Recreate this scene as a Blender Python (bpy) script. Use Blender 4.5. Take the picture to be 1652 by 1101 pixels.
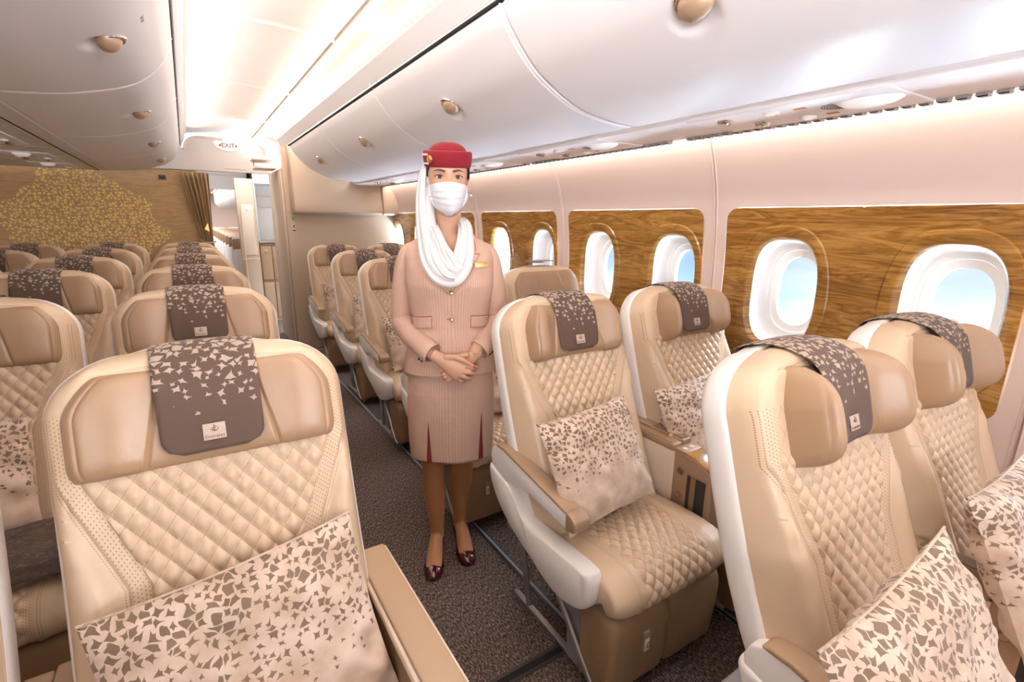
import bpy, bmesh, math, random
from mathutils import Vector, Matrix
PI = math.pi
random.seed(7)
S = bpy.context.scene
for o in list(bpy.data.objects):
    bpy.data.objects.remove(o, do_unlink=True)
COL = S.collection

# ------------------------------------------------------------------ camera
FPX, YAW, PITCH, ROLL = 796.5, .5742, .2382, .0142
cd = bpy.data.cameras.new('camera')
cd.sensor_width = 36.0
cd.lens = FPX / 1652 * 36.0
cd.clip_start = 0.02
cam = bpy.data.objects.new('camera', cd)
COL.objects.link(cam)
_f = Vector((math.sin(YAW) * math.cos(PITCH), math.cos(YAW) * math.cos(PITCH), -math.sin(PITCH)))
_r = Vector((math.cos(YAW), -math.sin(YAW), 0))
_u = _r.cross(_f)
_r2 = _r * math.cos(ROLL) + _u * math.sin(ROLL)
_u2 = -_r * math.sin(ROLL) + _u * math.cos(ROLL)
_m = Matrix((( _r2.x, _u2.x, -_f.x, 0), (_r2.y, _u2.y, -_f.y, 0), (_r2.z, _u2.z, -_f.z, 1.5), (0, 0, 0, 1)))
cam.matrix_world = _m
S.camera = cam

# ------------------------------------------------------------------ colour management
S.view_settings.view_transform = 'Standard'
S.view_settings.look = 'None'
S.view_settings.gamma = 1
S.view_settings.exposure = 0.13
S.view_settings.use_curve_mapping = False

# ------------------------------------------------------------------ sky
wd = bpy.data.worlds.new('sky')
S.world = wd
wd.use_nodes = True
nt = wd.node_tree
nt.nodes.clear()
n_tc = nt.nodes.new('ShaderNodeTexCoord')
n_map = nt.nodes.new('ShaderNodeMapping')
n_map.inputs['Scale'].default_value = (1.0, 1.0, 2.6)
n_noi = nt.nodes.new('ShaderNodeTexNoise')
n_noi.inputs['Scale'].default_value = 3.0
n_noi.inputs['Detail'].default_value = 5.0
n_rmp = nt.nodes.new('ShaderNodeValToRGB')
n_rmp.color_ramp.elements[0].position = .36
n_rmp.color_ramp.elements[0].color = (.42, .66, .95, 1)
n_rmp.color_ramp.elements[1].position = .62
n_rmp.color_ramp.elements[1].color = (.82, .91, 1.0, 1)
n_sep = nt.nodes.new('ShaderNodeSeparateXYZ')
n_abs = nt.nodes.new('ShaderNodeMath'); n_abs.operation = 'ABSOLUTE'
n_pow = nt.nodes.new('ShaderNodeMath'); n_pow.operation = 'POWER'; n_pow.inputs[1].default_value = 3.0
n_mul = nt.nodes.new('ShaderNodeMath'); n_mul.operation = 'MULTIPLY_ADD'
n_mul.inputs[1].default_value = 300.0; n_mul.inputs[2].default_value = 0.92
n_bg = nt.nodes.new('ShaderNodeBackground')
n_out = nt.nodes.new('ShaderNodeOutputWorld')
L = nt.links.new
L(n_tc.outputs['Generated'], n_map.inputs['Vector']); L(n_map.outputs[0], n_noi.inputs['Vector'])
L(n_noi.outputs[0], n_rmp.inputs[0]); L(n_rmp.outputs[0], n_bg.inputs['Color'])
L(n_tc.outputs['Generated'], n_sep.inputs[0]); L(n_sep.outputs['Z'], n_abs.inputs[0])
L(n_abs.outputs[0], n_pow.inputs[0]); L(n_pow.outputs[0], n_mul.inputs[0])
L(n_mul.outputs[0], n_bg.inputs['Strength']); L(n_bg.outputs[0], n_out.inputs['Surface'])

# ------------------------------------------------------------------ large lights
def area(name, loc, aim, sx, sy, power, col=(1, 1, 1)):
    ld = bpy.data.lights.new(name, 'AREA')
    ld.shape = 'RECTANGLE'; ld.size = sx; ld.size_y = sy
    ld.energy = power; ld.color = col
    o = bpy.data.objects.new(name, ld)
    COL.objects.link(o)
    o.location = loc
    d = Vector(aim) - Vector(loc)
    o.rotation_euler = d.to_track_quat('-Z', 'Y').to_euler()
    return o

WARM = (1.0, .86, .74)
# cove strips running the length of the aisle ceiling (size_y runs along the cabin)
def strip(name, x, z, ax, az, y0, y1, w, power, col=(1, .95, .9)):
    ld = bpy.data.lights.new(name, 'AREA')
    ld.shape = 'RECTANGLE'; ld.size = w; ld.size_y = y1 - y0; ld.energy = power; ld.color = col
    o = bpy.data.objects.new(name, ld); COL.objects.link(o)
    zd = -Vector((ax, 0, az)).normalized()
    yd = Vector((0, 1, 0)); xd = yd.cross(zd)
    m = Matrix((xd, yd, zd)).transposed().to_4x4(); m.translation = Vector((x, (y0 + y1) / 2, z))
    o.matrix_world = m
    return o
strip('cove_light_right', .90, 2.30, .05, 1, -1.2, 6.6, .05, 62, (1, .895, .79))
strip('cove_light_left', .135, 2.34, 1, .3, -1.2, 6.6, .04, 23, (1, .895, .79))
strip('cove_light_far_left', -2.2, 2.30, -.1, 1, -1.2, 6.9, .05, 50, (1, .89, .77))
strip('wall_wash_light', 2.005, 1.885, .25, -1, -.8, 5.9, .03, 11, (1, .88, .78))
strip('sidewall_wash_light', -3.75, 1.885, 1, -.3, -.8, 6.9, .05, 20, (1, .86, .74))
area('photo_softbox', (-.9, -1.9, 1.9), (.7, 2.2, .9), 1.6, 1.0, 4, (1, .96, .94))
_b = area('added_bin_fill', (-1.2, -2.0, 1.6), (1.7, 1.6, 2.75), 1.6, .8, 23, (.95, .96, 1))  # fill lamp added behind the camera to brighten the window-side bins
_b.data.spread = math.radians(65)
_b = area('added_bin_fill_left', (.9, -2.1, 1.6), (-.7, 1.3, 2.75), 1.2, .8, 26, (.95, .96, 1))  # second added fill, out of view, lifts the bins over the centre block
_b.data.spread = math.radians(65)
area('photo_softbox_right', (1.5, -1.7, 1.9), (.9, 2.5, .9), 1.2, .8, 4, (1, .97, .96))
area('galley_light', (.6, 7.55, 2.35), (.75, 8.0, 0), .8, .5, 12)
area('rear_cabin_light', (.3, 16, 2.38), (.3, 16, 0), 3.0, 13.0, 650)

# ------------------------------------------------------------------ materials
MATS = {}
class G:
    """tiny node helper"""
    def __init__(s, name, rough=.5, metal=0.0, col=(.8, .8, .8), coat=0.0, spec=.5):
        s.m = bpy.data.materials.new(name); s.m.use_nodes = True
        s.t = s.m.node_tree; s.t.nodes.clear()
        s.out = s.t.nodes.new('ShaderNodeOutputMaterial')
        s.b = s.t.nodes.new('ShaderNodeBsdfPrincipled')
        s.t.links.new(s.b.outputs[0], s.out.inputs['Surface'])
        s.b.inputs['Base Color'].default_value = (*col, 1)
        s.b.inputs['Roughness'].default_value = rough
        s.b.inputs['Metallic'].default_value = metal
        s.b.inputs['Coat Weight'].default_value = coat
        s.b.inputs['Specular IOR Level'].default_value = spec
        MATS[name] = s.m
    def n(s, ty, **k):
        x = s.t.nodes.new(ty)
        for a, b in k.items(): setattr(x, a, b)
        return x
    def l(s, a, b): s.t.links.new(a, b)
    def val(s, x, sock):
        if isinstance(x, (int, float)): sock.default_value = x
        else: s.l(x, sock)
    def math(s, op, a, b=0.0, c=0.0):
        x = s.n('ShaderNodeMath', operation=op)
        s.val(a, x.inputs[0]); s.val(b, x.inputs[1]); s.val(c, x.inputs[2])
        return x.outputs[0]
    def obj(s): return s.n('ShaderNodeTexCoord').outputs['Object']
    def uv(s): return s.n('ShaderNodeTexCoord').outputs['UV']
    def xyz(s, v):
        x = s.n('ShaderNodeSeparateXYZ'); s.l(v, x.inputs[0]); return x.outputs
    def comb(s, x, y, z=0.0):
        c = s.n('ShaderNodeCombineXYZ'); s.val(x, c.inputs[0]); s.val(y, c.inputs[1]); s.val(z, c.inputs[2]); return c.outputs[0]
    def noise(s, v, sc, det=3.0, rough=.5, dist=0.0):
        x = s.n('ShaderNodeTexNoise'); s.l(v, x.inputs['Vector'])
        x.inputs['Scale'].default_value = sc; x.inputs['Detail'].default_value = det
        x.inputs['Roughness'].default_value = rough; x.inputs['Distortion'].default_value = dist
        return x.outputs[0]
    def ramp(s, f, stops):
        x = s.n('ShaderNodeValToRGB'); s.l(f, x.inputs[0]); e = x.color_ramp.elements
        while len(e) < len(stops): e.new(.5)
        for i, (p, c) in enumerate(stops):
            e[i].position = p; e[i].color = (*c, 1) if len(c) == 3 else c
        return x.outputs[0]
    def mix(s, f, a, b):
        x = s.n('ShaderNodeMix', data_type='RGBA')
        s.val(f, x.inputs[0])
        for v, so in ((a, x.inputs[6]), (b, x.inputs[7])):
            if isinstance(v, tuple): so.default_value = (*v, 1)
            else: s.l(v, so)
        return x.outputs[2]
    def col(s, c): s.l(c, s.b.inputs['Base Color']); return s
    def bump(s, h, strength=.2, dist=.001):
        x = s.n('ShaderNodeBump'); s.l(h, x.inputs['Height'])
        x.inputs['Strength'].default_value = strength; x.inputs['Distance'].default_value = dist
        s.l(x.outputs[0], s.b.inputs['Normal']); return s
    def scalev(s, v, sc):
        x = s.n('ShaderNodeMapping'); s.l(v, x.inputs['Vector']); x.inputs['Scale'].default_value = sc; return x.outputs[0]

CREAM = (.66, .485, .325)
TAN = (.385, .24, .14)
BROWN = (.33, .20, .105)
THREAD = (.34, .20, .09)

def leather(name, c, rough=.36):
    g = G(name, rough, spec=.6)
    o = g.obj()
    f = g.noise(o, 9, 4)
    c2 = tuple(x * .9 for x in c); c3 = tuple(min(1, x * 1.06) for x in c)
    g.col(g.ramp(f, [(.3, c2), (.7, c3)]))
    w = g.noise(g.scalev(o, (1, 1, .5)), 22, 5, .6, .6)
    h = g.math('ADD', g.math('MULTIPLY', g.noise(o, 700, 2), .25), w)
    g.bump(h, .28, .004)
    return g
leather('cream_leather', CREAM); leather('tan_leather', TAN); leather('brown_leather', BROWN, .38)

def dash_line(g, a, along, pos, half, per):
    """thread line where |a-pos|<half, dashed along"""
    near = g.math('LESS_THAN', g.math('ABSOLUTE', g.math('SUBTRACT', a, pos)), half)
    d = g.math('LESS_THAN', g.math('FRACT', g.math('MULTIPLY', along, per)), .62)
    return g.math('MULTIPLY', near, d)

def quilt(name, c):
    g = G(name, .36, spec=.6)
    x = g.xyz(g.uv())
    pa = g.math('PINGPONG', x[0], .5); pb = g.math('PINGPONG', x[1], .5)
    la = g.math('MULTIPLY', g.math('LESS_THAN', pa, .022), g.math('LESS_THAN', g.math('FRACT', g.math('MULTIPLY', x[1], 11.0)), .6))
    lb = g.math('MULTIPLY', g.math('LESS_THAN', pb, .022), g.math('LESS_THAN', g.math('FRACT', g.math('MULTIPLY', x[0], 11.0)), .6))
    f = g.math('MAXIMUM', la, lb)
    o = g.obj()
    c2 = tuple(v * .93 for v in c)
    base = g.ramp(g.noise(o, 9, 4), [(.3, c2), (.7, c)])
    g.col(g.mix(f, base, THREAD))
    g.bump(g.math('ADD', g.math('MULTIPLY', g.noise(o, 700, 2), .25), g.noise(o, 40, 4)), .2, .003)
    return g
quilt('quilted_leather', CREAM)

def perf(name, c):
    g = G(name, .45)
    x = g.xyz(g.uv())      # metres across, metres along
    a = g.math('SUBTRACT', g.math('FRACT', g.math('MULTIPLY', x[0], 165.0)), .5)
    row = g.math('MULTIPLY', g.math('FLOOR', g.math('MULTIPLY', x[0], 165.0)), .5)
    b = g.math('SUBTRACT', g.math('FRACT', g.math('ADD', g.math('MULTIPLY', x[1], 125.0), row)), .5)
    r = g.math('ADD', g.math('MULTIPLY', a, a), g.math('MULTIPLY', b, b))
    f = g.math('LESS_THAN', r, .022)
    g.col(g.mix(f, c, (.16, .09, .045)))
    return g
perf('perforated_leather', CREAM)

def stitched(name, c):
    """leather with a double thread line near the panel edge; uv.x = metres from the edge, uv.y = metres along"""
    g = G(name, .36, spec=.6)
    x = g.xyz(g.uv())
    f = g.math('MAXIMUM', dash_line(g, x[0], x[1], .005, .0007, 190.0), dash_line(g, x[0], x[1], .011, .0007, 190.0))
    o = g.obj()
    c2 = tuple(v * .93 for v in c)
    base = g.ramp(g.noise(o, 9, 4), [(.3, c2), (.7, c)])
    g.col(g.mix(f, base, THREAD))
    g.bump(g.noise(g.scalev(o, (1, 1, .5)), 24, 5, .6, .5), .25, .004)
    return g
stitched('stitched_leather', CREAM); stitched('stitched_tan_leather', TAN)

def shards(g, u, v, scale, dens, grow=1.0):
    """mask of scattered four- and three-pointed concave shards. dens: 0..1 socket (1 = dense)"""
    p0 = g.comb(g.math('MULTIPLY', u, scale), g.math('MULTIPLY', v, scale))
    w = g.n('ShaderNodeTexNoise'); g.l(p0, w.inputs['Vector']); w.inputs['Scale'].default_value = .9; w.inputs['Detail'].default_value = 0
    wv = g.n('ShaderNodeVectorMath', operation='SCALE'); g.l(w.outputs['Color'], wv.inputs[0]); wv.inputs['Scale'].default_value = .8
    pa = g.n('ShaderNodeVectorMath', operation='ADD'); g.l(p0, pa.inputs[0]); g.l(wv.outputs[0], pa.inputs[1])
    p = pa.outputs[0]
    vo = g.n('ShaderNodeTexVoronoi', voronoi_dimensions='2D', feature='F1'); g.l(p, vo.inputs['Vector'])
    vo.inputs['Scale'].default_value = 1.0; vo.inputs['Randomness'].default_value = .72
    ve = g.n('ShaderNodeTexVoronoi', voronoi_dimensions='2D', feature='DISTANCE_TO_EDGE'); g.l(p, ve.inputs['Vector'])
    ve.inputs['Scale'].default_value = 1.0; ve.inputs['Randomness'].default_value = .72
    sb = g.n('ShaderNodeVectorMath', operation='SUBTRACT'); g.l(p, sb.inputs[0]); g.l(vo.outputs['Position'], sb.inputs[1])
    cx = g.xyz(vo.outputs['Color'])
    ro = g.n('ShaderNodeVectorRotate', rotation_type='Z_AXIS'); g.l(sb.outputs[0], ro.inputs['Vector'])
    g.l(g.math('MULTIPLY', cx[0], 6.28), ro.inputs['Angle'])
    q = g.xyz(ro.outputs[0])
    # skew one lobe so that some shards read as triangles
    ax = g.math('ABSOLUTE', q[0])
    qy = g.math('ADD', q[1], g.math('MULTIPLY', ax, g.math('SUBTRACT', cx[1], .45)))
    d = g.math('ADD', g.math('POWER', ax, .55), g.math('POWER', g.math('ABSOLUTE', qy), .55))
    size = g.math('MULTIPLY', g.math('ADD', .50, g.math('MULTIPLY', dens, .30)), g.math('ADD', .82 * grow, g.math('MULTIPLY', cx[2], .42)))
    m1 = g.math('LESS_THAN', d, size)
    m2 = g.math('GREATER_THAN', ve.outputs['Distance'], .05)
    # drop cells as the density falls
    m3 = g.math('LESS_THAN', cx[1], g.math('MULTIPLY', dens, 2.5))
    return g.math('MULTIPLY', g.math('MULTIPLY', m1, m2), m3)

def weave(g, base, amt=.12, sc=900):
    o = g.uv()
    return base

# headrest cover cloth: uv in metres (u across, v from top downwards)
g = G('cover_cloth', .85, spec=.2)
x = g.xyz(g.uv())
dens = g.math('SUBTRACT', 1.35, g.math('MULTIPLY', x[1], 5.8))
dens = g.math('MINIMUM', g.math('MAXIMUM', dens, 0.0), 1.0)
f = shards(g, x[0], x[1], 50, dens, 1.12)
fine = g.noise(g.uv(), 1500, 1)
bg = g.ramp(fine, [(.3, (.085, .050, .036)), (.7, (.135, .088, .067))])
fg = g.ramp(fine, [(.3, (.36, .26, .20)), (.7, (.50, .39, .31))])
g.col(g.mix(f, bg, fg)); g.bump(fine, .3, .0006)
g.b.inputs['Sheen Weight'].default_value = .08
g = G('cover_patch', .8); g.col(g.ramp(g.noise(g.obj(), 900, 1), [(.3, (.42, .31, .24)), (.7, (.60, .47, .38))]))
g = G('emblem_dark', .8, col=(.10, .06, .045))

# pillow cloth: uv in metres
g = G('pillow_cloth', .62, spec=.35)
x = g.xyz(g.uv())
dens = g.math('SUBTRACT', 1.30, g.math('MULTIPLY', x[1], 5.2))
dens = g.math('MINIMUM', g.math('MAXIMUM', dens, 0.0), 1.0)
f = shards(g, x[0], x[1], 56, dens, 1.06)
sheen = g.noise(g.obj(), 16, 4)
bg = g.ramp(sheen, [(.35, (.52, .37, .26)), (.65, (.74, .58, .47))])
g.col(g.mix(f, bg, (.20, .125, .075)))
g.bump(g.noise(g.obj(), 14, 3), .35, .01)
g.b.inputs['Sheen Weight'].default_value = .3

# bulkhead fabric: object x, z
g = G('bulkhead_cloth', .75)
o = g.obj(); x = g.xyz(o)
gr = g.noise(g.scalev(o, (6, 6, 160)), 2.0, 3)
base = g.ramp(gr, [(.3, (.34, .195, .08)), (.7, (.56, .37, .18))])
ex = g.math('DIVIDE', g.math('SUBTRACT', x[0], -.88), .64)
ez = g.math('DIVIDE', g.math('SUBTRACT', x[2], 1.42), .54)
rr = g.math('ADD', g.math('MULTIPLY', ex, ex), g.math('MULTIPLY', ez, ez))
edge = g.math('ADD', rr, g.math('MULTIPLY', g.math('SUBTRACT', g.noise(o, 3.2, 1), .5), 1.4))
inside = g.math('LESS_THAN', edge, 1.0)
f = g.math('MULTIPLY', shards(g, x[0], x[2], 31, g.math('ADD', .80, 0.0), 1.08), inside)
g.col(g.mix(f, base, (.85, .60, .20)))

g = G('gold_metal', .3, 1.0, (.83, .55, .18))
g = G('bronze_metal', .28, 1.0, (.42, .30, .22))
g = G('satin_bronze', .42, .35, (.44, .30, .20))
g = G('chrome', .12, 1.0, (.8, .78, .76))
g = G('grey_metal', .4, .8, (.42, .40, .38))
g = G('grey_plastic', .5, 0, (.30, .285, .28))
g = G('dark_plastic', .5, 0, (.035, .03, .028))
g = G('black_gap', .9, 0, (.012, .01, .01))
for nm, c, r in (('white_plastic', (.88, .83, .79), .36), ('cream_plastic', (.80, .66, .54), .42), ('tan_plastic', (.40, .265, .16), .42),
                 ('beige_panel', (.60, .455, .33), .55), ('wall_cream', (.66, .515, .455), .5), ('brown_plastic', (.27, .17, .09), .45),
                 ('ceiling_white', (.86, .80, .76), .55), ('bin_white', (.91, .88, .895), .40), ('funnel_white', (.93, .93, .93), .5), ('galley_white', (.80, .78, .76), .4)):
    g = G(nm, r, 0, c)
    g.bump(g.noise(g.obj(), 260, 2), .06, .0008)
g = G('lamp_glow', .5, 0, (1, 1, 1)); g.b.inputs['Emission Color'].default_value = (1, .96, .94, 1); g.b.inputs['Emission Strength'].default_value = .22
g = G('exit_face', .5, 0, (.75, .75, .73)); g.b.inputs['Emission Color'].default_value = (1, .98, .94, 1); g.b.inputs['Emission Strength'].default_value = .25
g = G('seam_brown', .6, 0, (.22, .13, .07))
g = G('exit_red', .6, 0, (.16, .015, .01))
g = G('red_mark', .5, 0, (.6, .06, .03)); g = G('green_mark', .5, 0, (.15, .35, .10)); g = G('amber_mark', .5, 0, (.6, .25, .08))

# walnut
g = G('walnut', .22, 0, coat=.5)
o = g.obj(); x = g.xyz(o)
pv = g.comb(g.math('MULTIPLY', x[0], .6), x[1], g.math('MULTIPLY', x[2], 8.5))
wn = g.noise(pv, 1.7, 6, .6, 1.3)
ring = g.math('FRACT', g.math('MULTIPLY', wn, 6.0))
ring2 = g.math('PINGPONG', ring, .5)
fine = g.noise(g.comb(x[0], g.math('MULTIPLY', x[1], 6.0), g.math('MULTIPLY', x[2], 150.0)), 2.0, 4)
broad = g.noise(g.comb(x[0], g.math('MULTIPLY', x[1], .8), g.math('MULTIPLY', x[2], 6.0)), 1.6, 2)
tone = g.math('ADD', g.math('ADD', g.math('MULTIPLY', ring2, .50), g.math('MULTIPLY', fine, .40)), g.math('MULTIPLY', broad, .35))
g.col(g.ramp(tone, [(.25, (.095, .036, .007)), (.42, (.25, .108, .018)), (.60, (.38, .185, .038)), (.82, (.52, .29, .075))]))

# carpet
g = G('carpet', .95, spec=.1)
o = g.obj()
c1 = g.noise(g.scalev(o, (1, 1, 1)), 330, 2, .7)
c2 = g.noise(g.scalev(o, (1.0, .35, 1)), 190, 2, .6)
mixf = g.math('MULTIPLY', g.math('ADD', c1, c2), .5)
g.col(g.ramp(mixf, [(.42, (.040, .025, .021)), (.50, (.105, .072, .058)), (.60, (.36, .285, .235))]))
g.bump(c1, .8, .004)

# person
g = G('suit_cloth', .75, spec=.2)    # uv: u across (m), v along (m)
x = g.xyz(g.uv())
st = g.math('MULTIPLY', g.math('LESS_THAN', g.math('ABSOLUTE', g.math('SUBTRACT', g.math('FRACT', g.math('MULTIPLY', x[0], 112.0)), .5)), .12), .36)
fb = g.noise(g.obj(), 420, 2)
base = g.ramp(fb, [(.3, (.57, .37, .28)), (.7, (.66, .45, .35))])
g.col(g.mix(st, base, (.42, .17, .125)))
g.bump(g.noise(g.obj(), 11, 3), .3, .02)
g = G('suit_piping', .7, 0, (.36, .03, .03))
g = G('pleat_lining', .8, 0, (.20, .022, .018))
g = G('hat_felt', .9, 0, (.215, .004, .013)); g.b.inputs['Sheen Weight'].default_value = .08
g.b.inputs['Sheen Tint'].default_value = (1, .2, .2, 1)
g = G('white_cloth', .8, 0, (.82, .79, .78)); g.b.inputs['Subsurface Weight'].default_value = 0
x = g.xyz(g.uv()); fv = g.comb(g.math('MULTIPLY', x[0], 26.0), g.math('MULTIPLY', x[1], 2.2)); g.bump(g.noise(fv, 1.0, 3, .5, .6), .9, .012)
g = G('mask_cloth', .75, 0, (.78, .79, .85))
g.bump(g.noise(g.obj(), 60, 3), .25, .003)
g = G('skin', .48, 0)
g.b.inputs['Subsurface Weight'].default_value = .12
g.b.inputs['Subsurface Radius'].default_value = (.02, .008, .004)
g.b.inputs['Subsurface Scale'].default_value = .4
zz = g.xyz(g.obj())[2]
leg = g.math('LESS_THAN', zz, .80)
sk = g.ramp(g.noise(g.obj(), 16, 4), [(.3, (.56, .30, .19)), (.7, (.64, .37, .25))])
g.col(g.mix(leg, sk, (.44, .20, .082)))
g = G('hair', .5, 0, (.035, .02, .015)); g.bump(g.noise(g.scalev(g.obj(), (1, 1, .2)), 260, 3), .6, .002)
g = G('hair_grey', .5, 0, (.16, .13, .12)); g.bump(g.noise(g.scalev(g.obj(), (.3, 1, 1)), 300, 3), .6, .002)
g = G('eye_white', .25, 0, (.62, .57, .55)); g = G('iris', .3, 0, (.030, .013, .007), spec=.25); g = G('brow', .8, 0, (.10, .055, .04))
g = G('shoe_leather', .12, 0, (.075, .006, .010), coat=.8)
g = G('nail_red', .2, 0, (.62, .05, .02)); g = G('button_brass', .3, 1.0, (.55, .38, .18)); g = G('pearl', .15, 0, (.9, .88, .85))
g = G('curtain_cloth', .8, 0, (.40, .25, .12)); g.bump(g.noise(g.obj(), 300, 2), .3, .001)
g = G('blanket_cloth', .6, 0, (.075, .036, .022)); g.bump(g.noise(g.obj(), 25, 4), .6, .02)
g = G('clear_wrap', .08)
_t = g.n('ShaderNodeBsdfTransparent'); _g = g.n('ShaderNodeBsdfGlossy'); _g.inputs['Roughness'].default_value = .10
_mx = g.n('ShaderNodeMixShader'); _mx.inputs[0].default_value = .20
vo = g.n('ShaderNodeTexVoronoi', feature='DISTANCE_TO_EDGE'); g.l(g.obj(), vo.inputs['Vector']); vo.inputs['Scale'].default_value = 22
_bp = g.n('ShaderNodeBump'); _bp.inputs['Strength'].default_value = 1.0; _bp.inputs['Distance'].default_value = .05
g.l(g.math('ADD', vo.outputs['Distance'], g.noise(g.obj(), 34, 4, .6, 2.0)), _bp.inputs['Height']); g.l(_bp.outputs[0], _g.inputs['Normal'])
g.l(_t.outputs[0], _mx.inputs[1]); g.l(_g.outputs[0], _mx.inputs[2]); g.l(_mx.outputs[0], g.out.inputs['Surface'])
# window pane: thin clear acrylic
m = bpy.data.materials.new('window_pane'); m.use_nodes = True; MATS['window_pane'] = m
t = m.node_tree; t.nodes.clear()
a = t.nodes.new('ShaderNodeBsdfTransparent'); b = t.nodes.new('ShaderNodeBsdfGlossy'); c = t.nodes.new('ShaderNodeMixShader')
fr = t.nodes.new('ShaderNodeFresnel'); fr.inputs[0].default_value = 1.3; b.inputs['Roughness'].default_value = .02
oo = t.nodes.new('ShaderNodeOutputMaterial')
t.links.new(fr.outputs[0], c.inputs[0]); t.links.new(a.outputs[0], c.inputs[1]); t.links.new(b.outputs[0], c.inputs[2]); t.links.new(c.outputs[0], oo.inputs[0])

# ------------------------------------------------------------------ mesh helpers
class MB:
    def __init__(s):
        s.v = []; s.f = []; s.mi = []; s.uv = []; s.mats = []
    def mat(s, name):
        if name not in s.mats: s.mats.append(name)
        return s.mats.index(name)
    def face(s, idx, m, uv=None):
        s.f.append(tuple(idx)); s.mi.append(s.mat(m)); s.uv.append(uv if uv else [(0, 0)] * len(idx))
    def grid(s, nu, nv, fn, mat, cu=False, cv=False, uvf=None, flip=False):
        """fn(i,j)->xyz ; mat: name or fn(i,j)->name ; uvf(i,j)->(u,v) (corner indices)"""
        b = len(s.v)
        NU = nu if cu else nu + 1; NV = nv if cv else nv + 1
        for i in range(NU):
            for j in range(NV):
                s.v.append(tuple(fn(i, j)))
        for i in range(nu):
            for j in range(nv):
                c = [(i, j), (i + 1, j), (i + 1, j + 1), (i, j + 1)]
                if flip: c.reverse()
                ids = [b + (a % NU) * NV + (q % NV) for a, q in c]
                mm = mat(i, j) if callable(mat) else mat
                if mm is None: continue
                s.face(ids, mm, [uvf(*q) for q in c] if uvf else None)
        return s
    def ring_caps(s, ids, m, flip=False):
        ids = list(ids)
        if flip: ids.reverse()
        s.face(ids, m)
    def tube(s, pts, rad, n=10, mat='grey_metal', caps=True, up=None, sx=1.0, uvs=1.0):
        pts = [Vector(p) for p in pts]
        if isinstance(rad, (int, float)): rad = [rad] * len(pts)
        rad = [(r, r) if isinstance(r, (int, float)) else r for r in rad]
        fr = []
        t0 = (pts[1] - pts[0]).normalized()
        u = Vector(up) if up else (Vector((0, 0, 1)) if abs(t0.z) < .9 else Vector((1, 0, 0)))
        u = (u - t0 * u.dot(t0)).normalized()
        for i in range(len(pts)):
            if i == 0: t = pts[1] - pts[0]
            elif i == len(pts) - 1: t = pts[-1] - pts[-2]
            else: t = (pts[i + 1] - pts[i]).normalized() + (pts[i] - pts[i - 1]).normalized()
            t.normalize()
            u = (u - t * u.dot(t)).normalized()
            fr.append((u.copy(), t.cross(u)))
        b = len(s.v)
        ln = [0]
        for i in range(1, len(pts)): ln.append(ln[-1] + (pts[i] - pts[i - 1]).length)
        def fn(i, j):
            a = 2 * PI * j / n
            return pts[i] + fr[i][1] * math.cos(a) * rad[i][0] + fr[i][0] * math.sin(a) * rad[i][1]
        s.grid(len(pts) - 1, n, fn, mat, cv=True, uvf=lambda i, j: (j / n * uvs, ln[i]))
        if caps:
            s.ring_caps([b + j for j in range(n)], mat)
            k = b + (len(pts) - 1) * n
            s.ring_caps([k + j for j in range(n)], mat, True)
        return s
    def loft(s, rings, mat, cap0=True, cap1=True, uvf=None, matf=None):
        """rings: list of equal-length closed loops"""
        n = len(rings[0]); b = len(s.v)
        s.grid(len(rings) - 1, n, lambda i, j: rings[i][j], matf if matf else mat, cv=True, uvf=uvf)
        if cap0: s.ring_caps([b + j for j in range(n)], mat)
        if cap1:
            k = b + (len(rings) - 1) * n
            s.ring_caps([k + j for j in range(n)], mat, True)
        return s
    def box(s, x0, x1, y0, y1, z0, z1, mat, bev=0.0):
        if bev <= 0:
            v = [(x0, y0, z0), (x1, y0, z0), (x1, y1, z0), (x0, y1, z0), (x0, y0, z1), (x1, y0, z1), (x1, y1, z1), (x0, y1, z1)]
            b = len(s.v); s.v += v
            for f in ((3, 2, 1, 0), (4, 5, 6, 7), (0, 1, 5, 4), (1, 2, 6, 5), (2, 3, 7, 6), (3, 0, 4, 7)):
                s.face([b + i for i in f], mat)
            return s
        bm = bmesh.new()
        bmesh.ops.create_cube(bm, size=1)
        for v in bm.verts:
            v.co = Vector(((x0 + x1) / 2 + v.co.x * (x1 - x0), (y0 + y1) / 2 + v.co.y * (y1 - y0), (z0 + z1) / 2 + v.co.z * (z1 - z0)))
        bmesh.ops.bevel(bm, geom=bm.edges[:], offset=bev, segments=3, profile=.5, affect='EDGES')
        s.frombm(bm, mat); return s
    def frombm(s, bm, mat):
        b = len(s.v); bm.verts.index_update()
        for v in bm.verts: s.v.append(tuple(v.co))
        for f in bm.faces: s.face([b + v.index for v in f.verts], mat)
        bm.free()
    def prism(s, poly, axis, a0, a1, mat, bev=0.0, seg=3):
        """poly: list of 2D points; axis 'x': poly=(y,z); 'y': poly=(x,z); 'z': poly=(x,y)"""
        def P(p, a):
            return {'x': (a, p[0], p[1]), 'y': (p[0], a, p[1]), 'z': (p[0], p[1], a)}[axis]
        bm = bmesh.new()
        lo = [bm.verts.new(P(p, a0)) for p in poly]; hi = [bm.verts.new(P(p, a1)) for p in poly]
        n = len(poly)
        bm.faces.new(lo); bm.faces.new(hi[::-1])
        for i in range(n): bm.faces.new((lo[i], lo[(i + 1) % n], hi[(i + 1) % n], hi[i]))
        bmesh.ops.recalc_face_normals(bm, faces=bm.faces[:])
        if bev > 0:
            ed = [e for e in bm.edges if abs(e.calc_face_angle(0)) > .7]
            bmesh.ops.bevel(bm, geom=ed, offset=bev, segments=seg, profile=.5, affect='EDGES', clamp_overlap=True)
        s.frombm(bm, mat); return s
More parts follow.
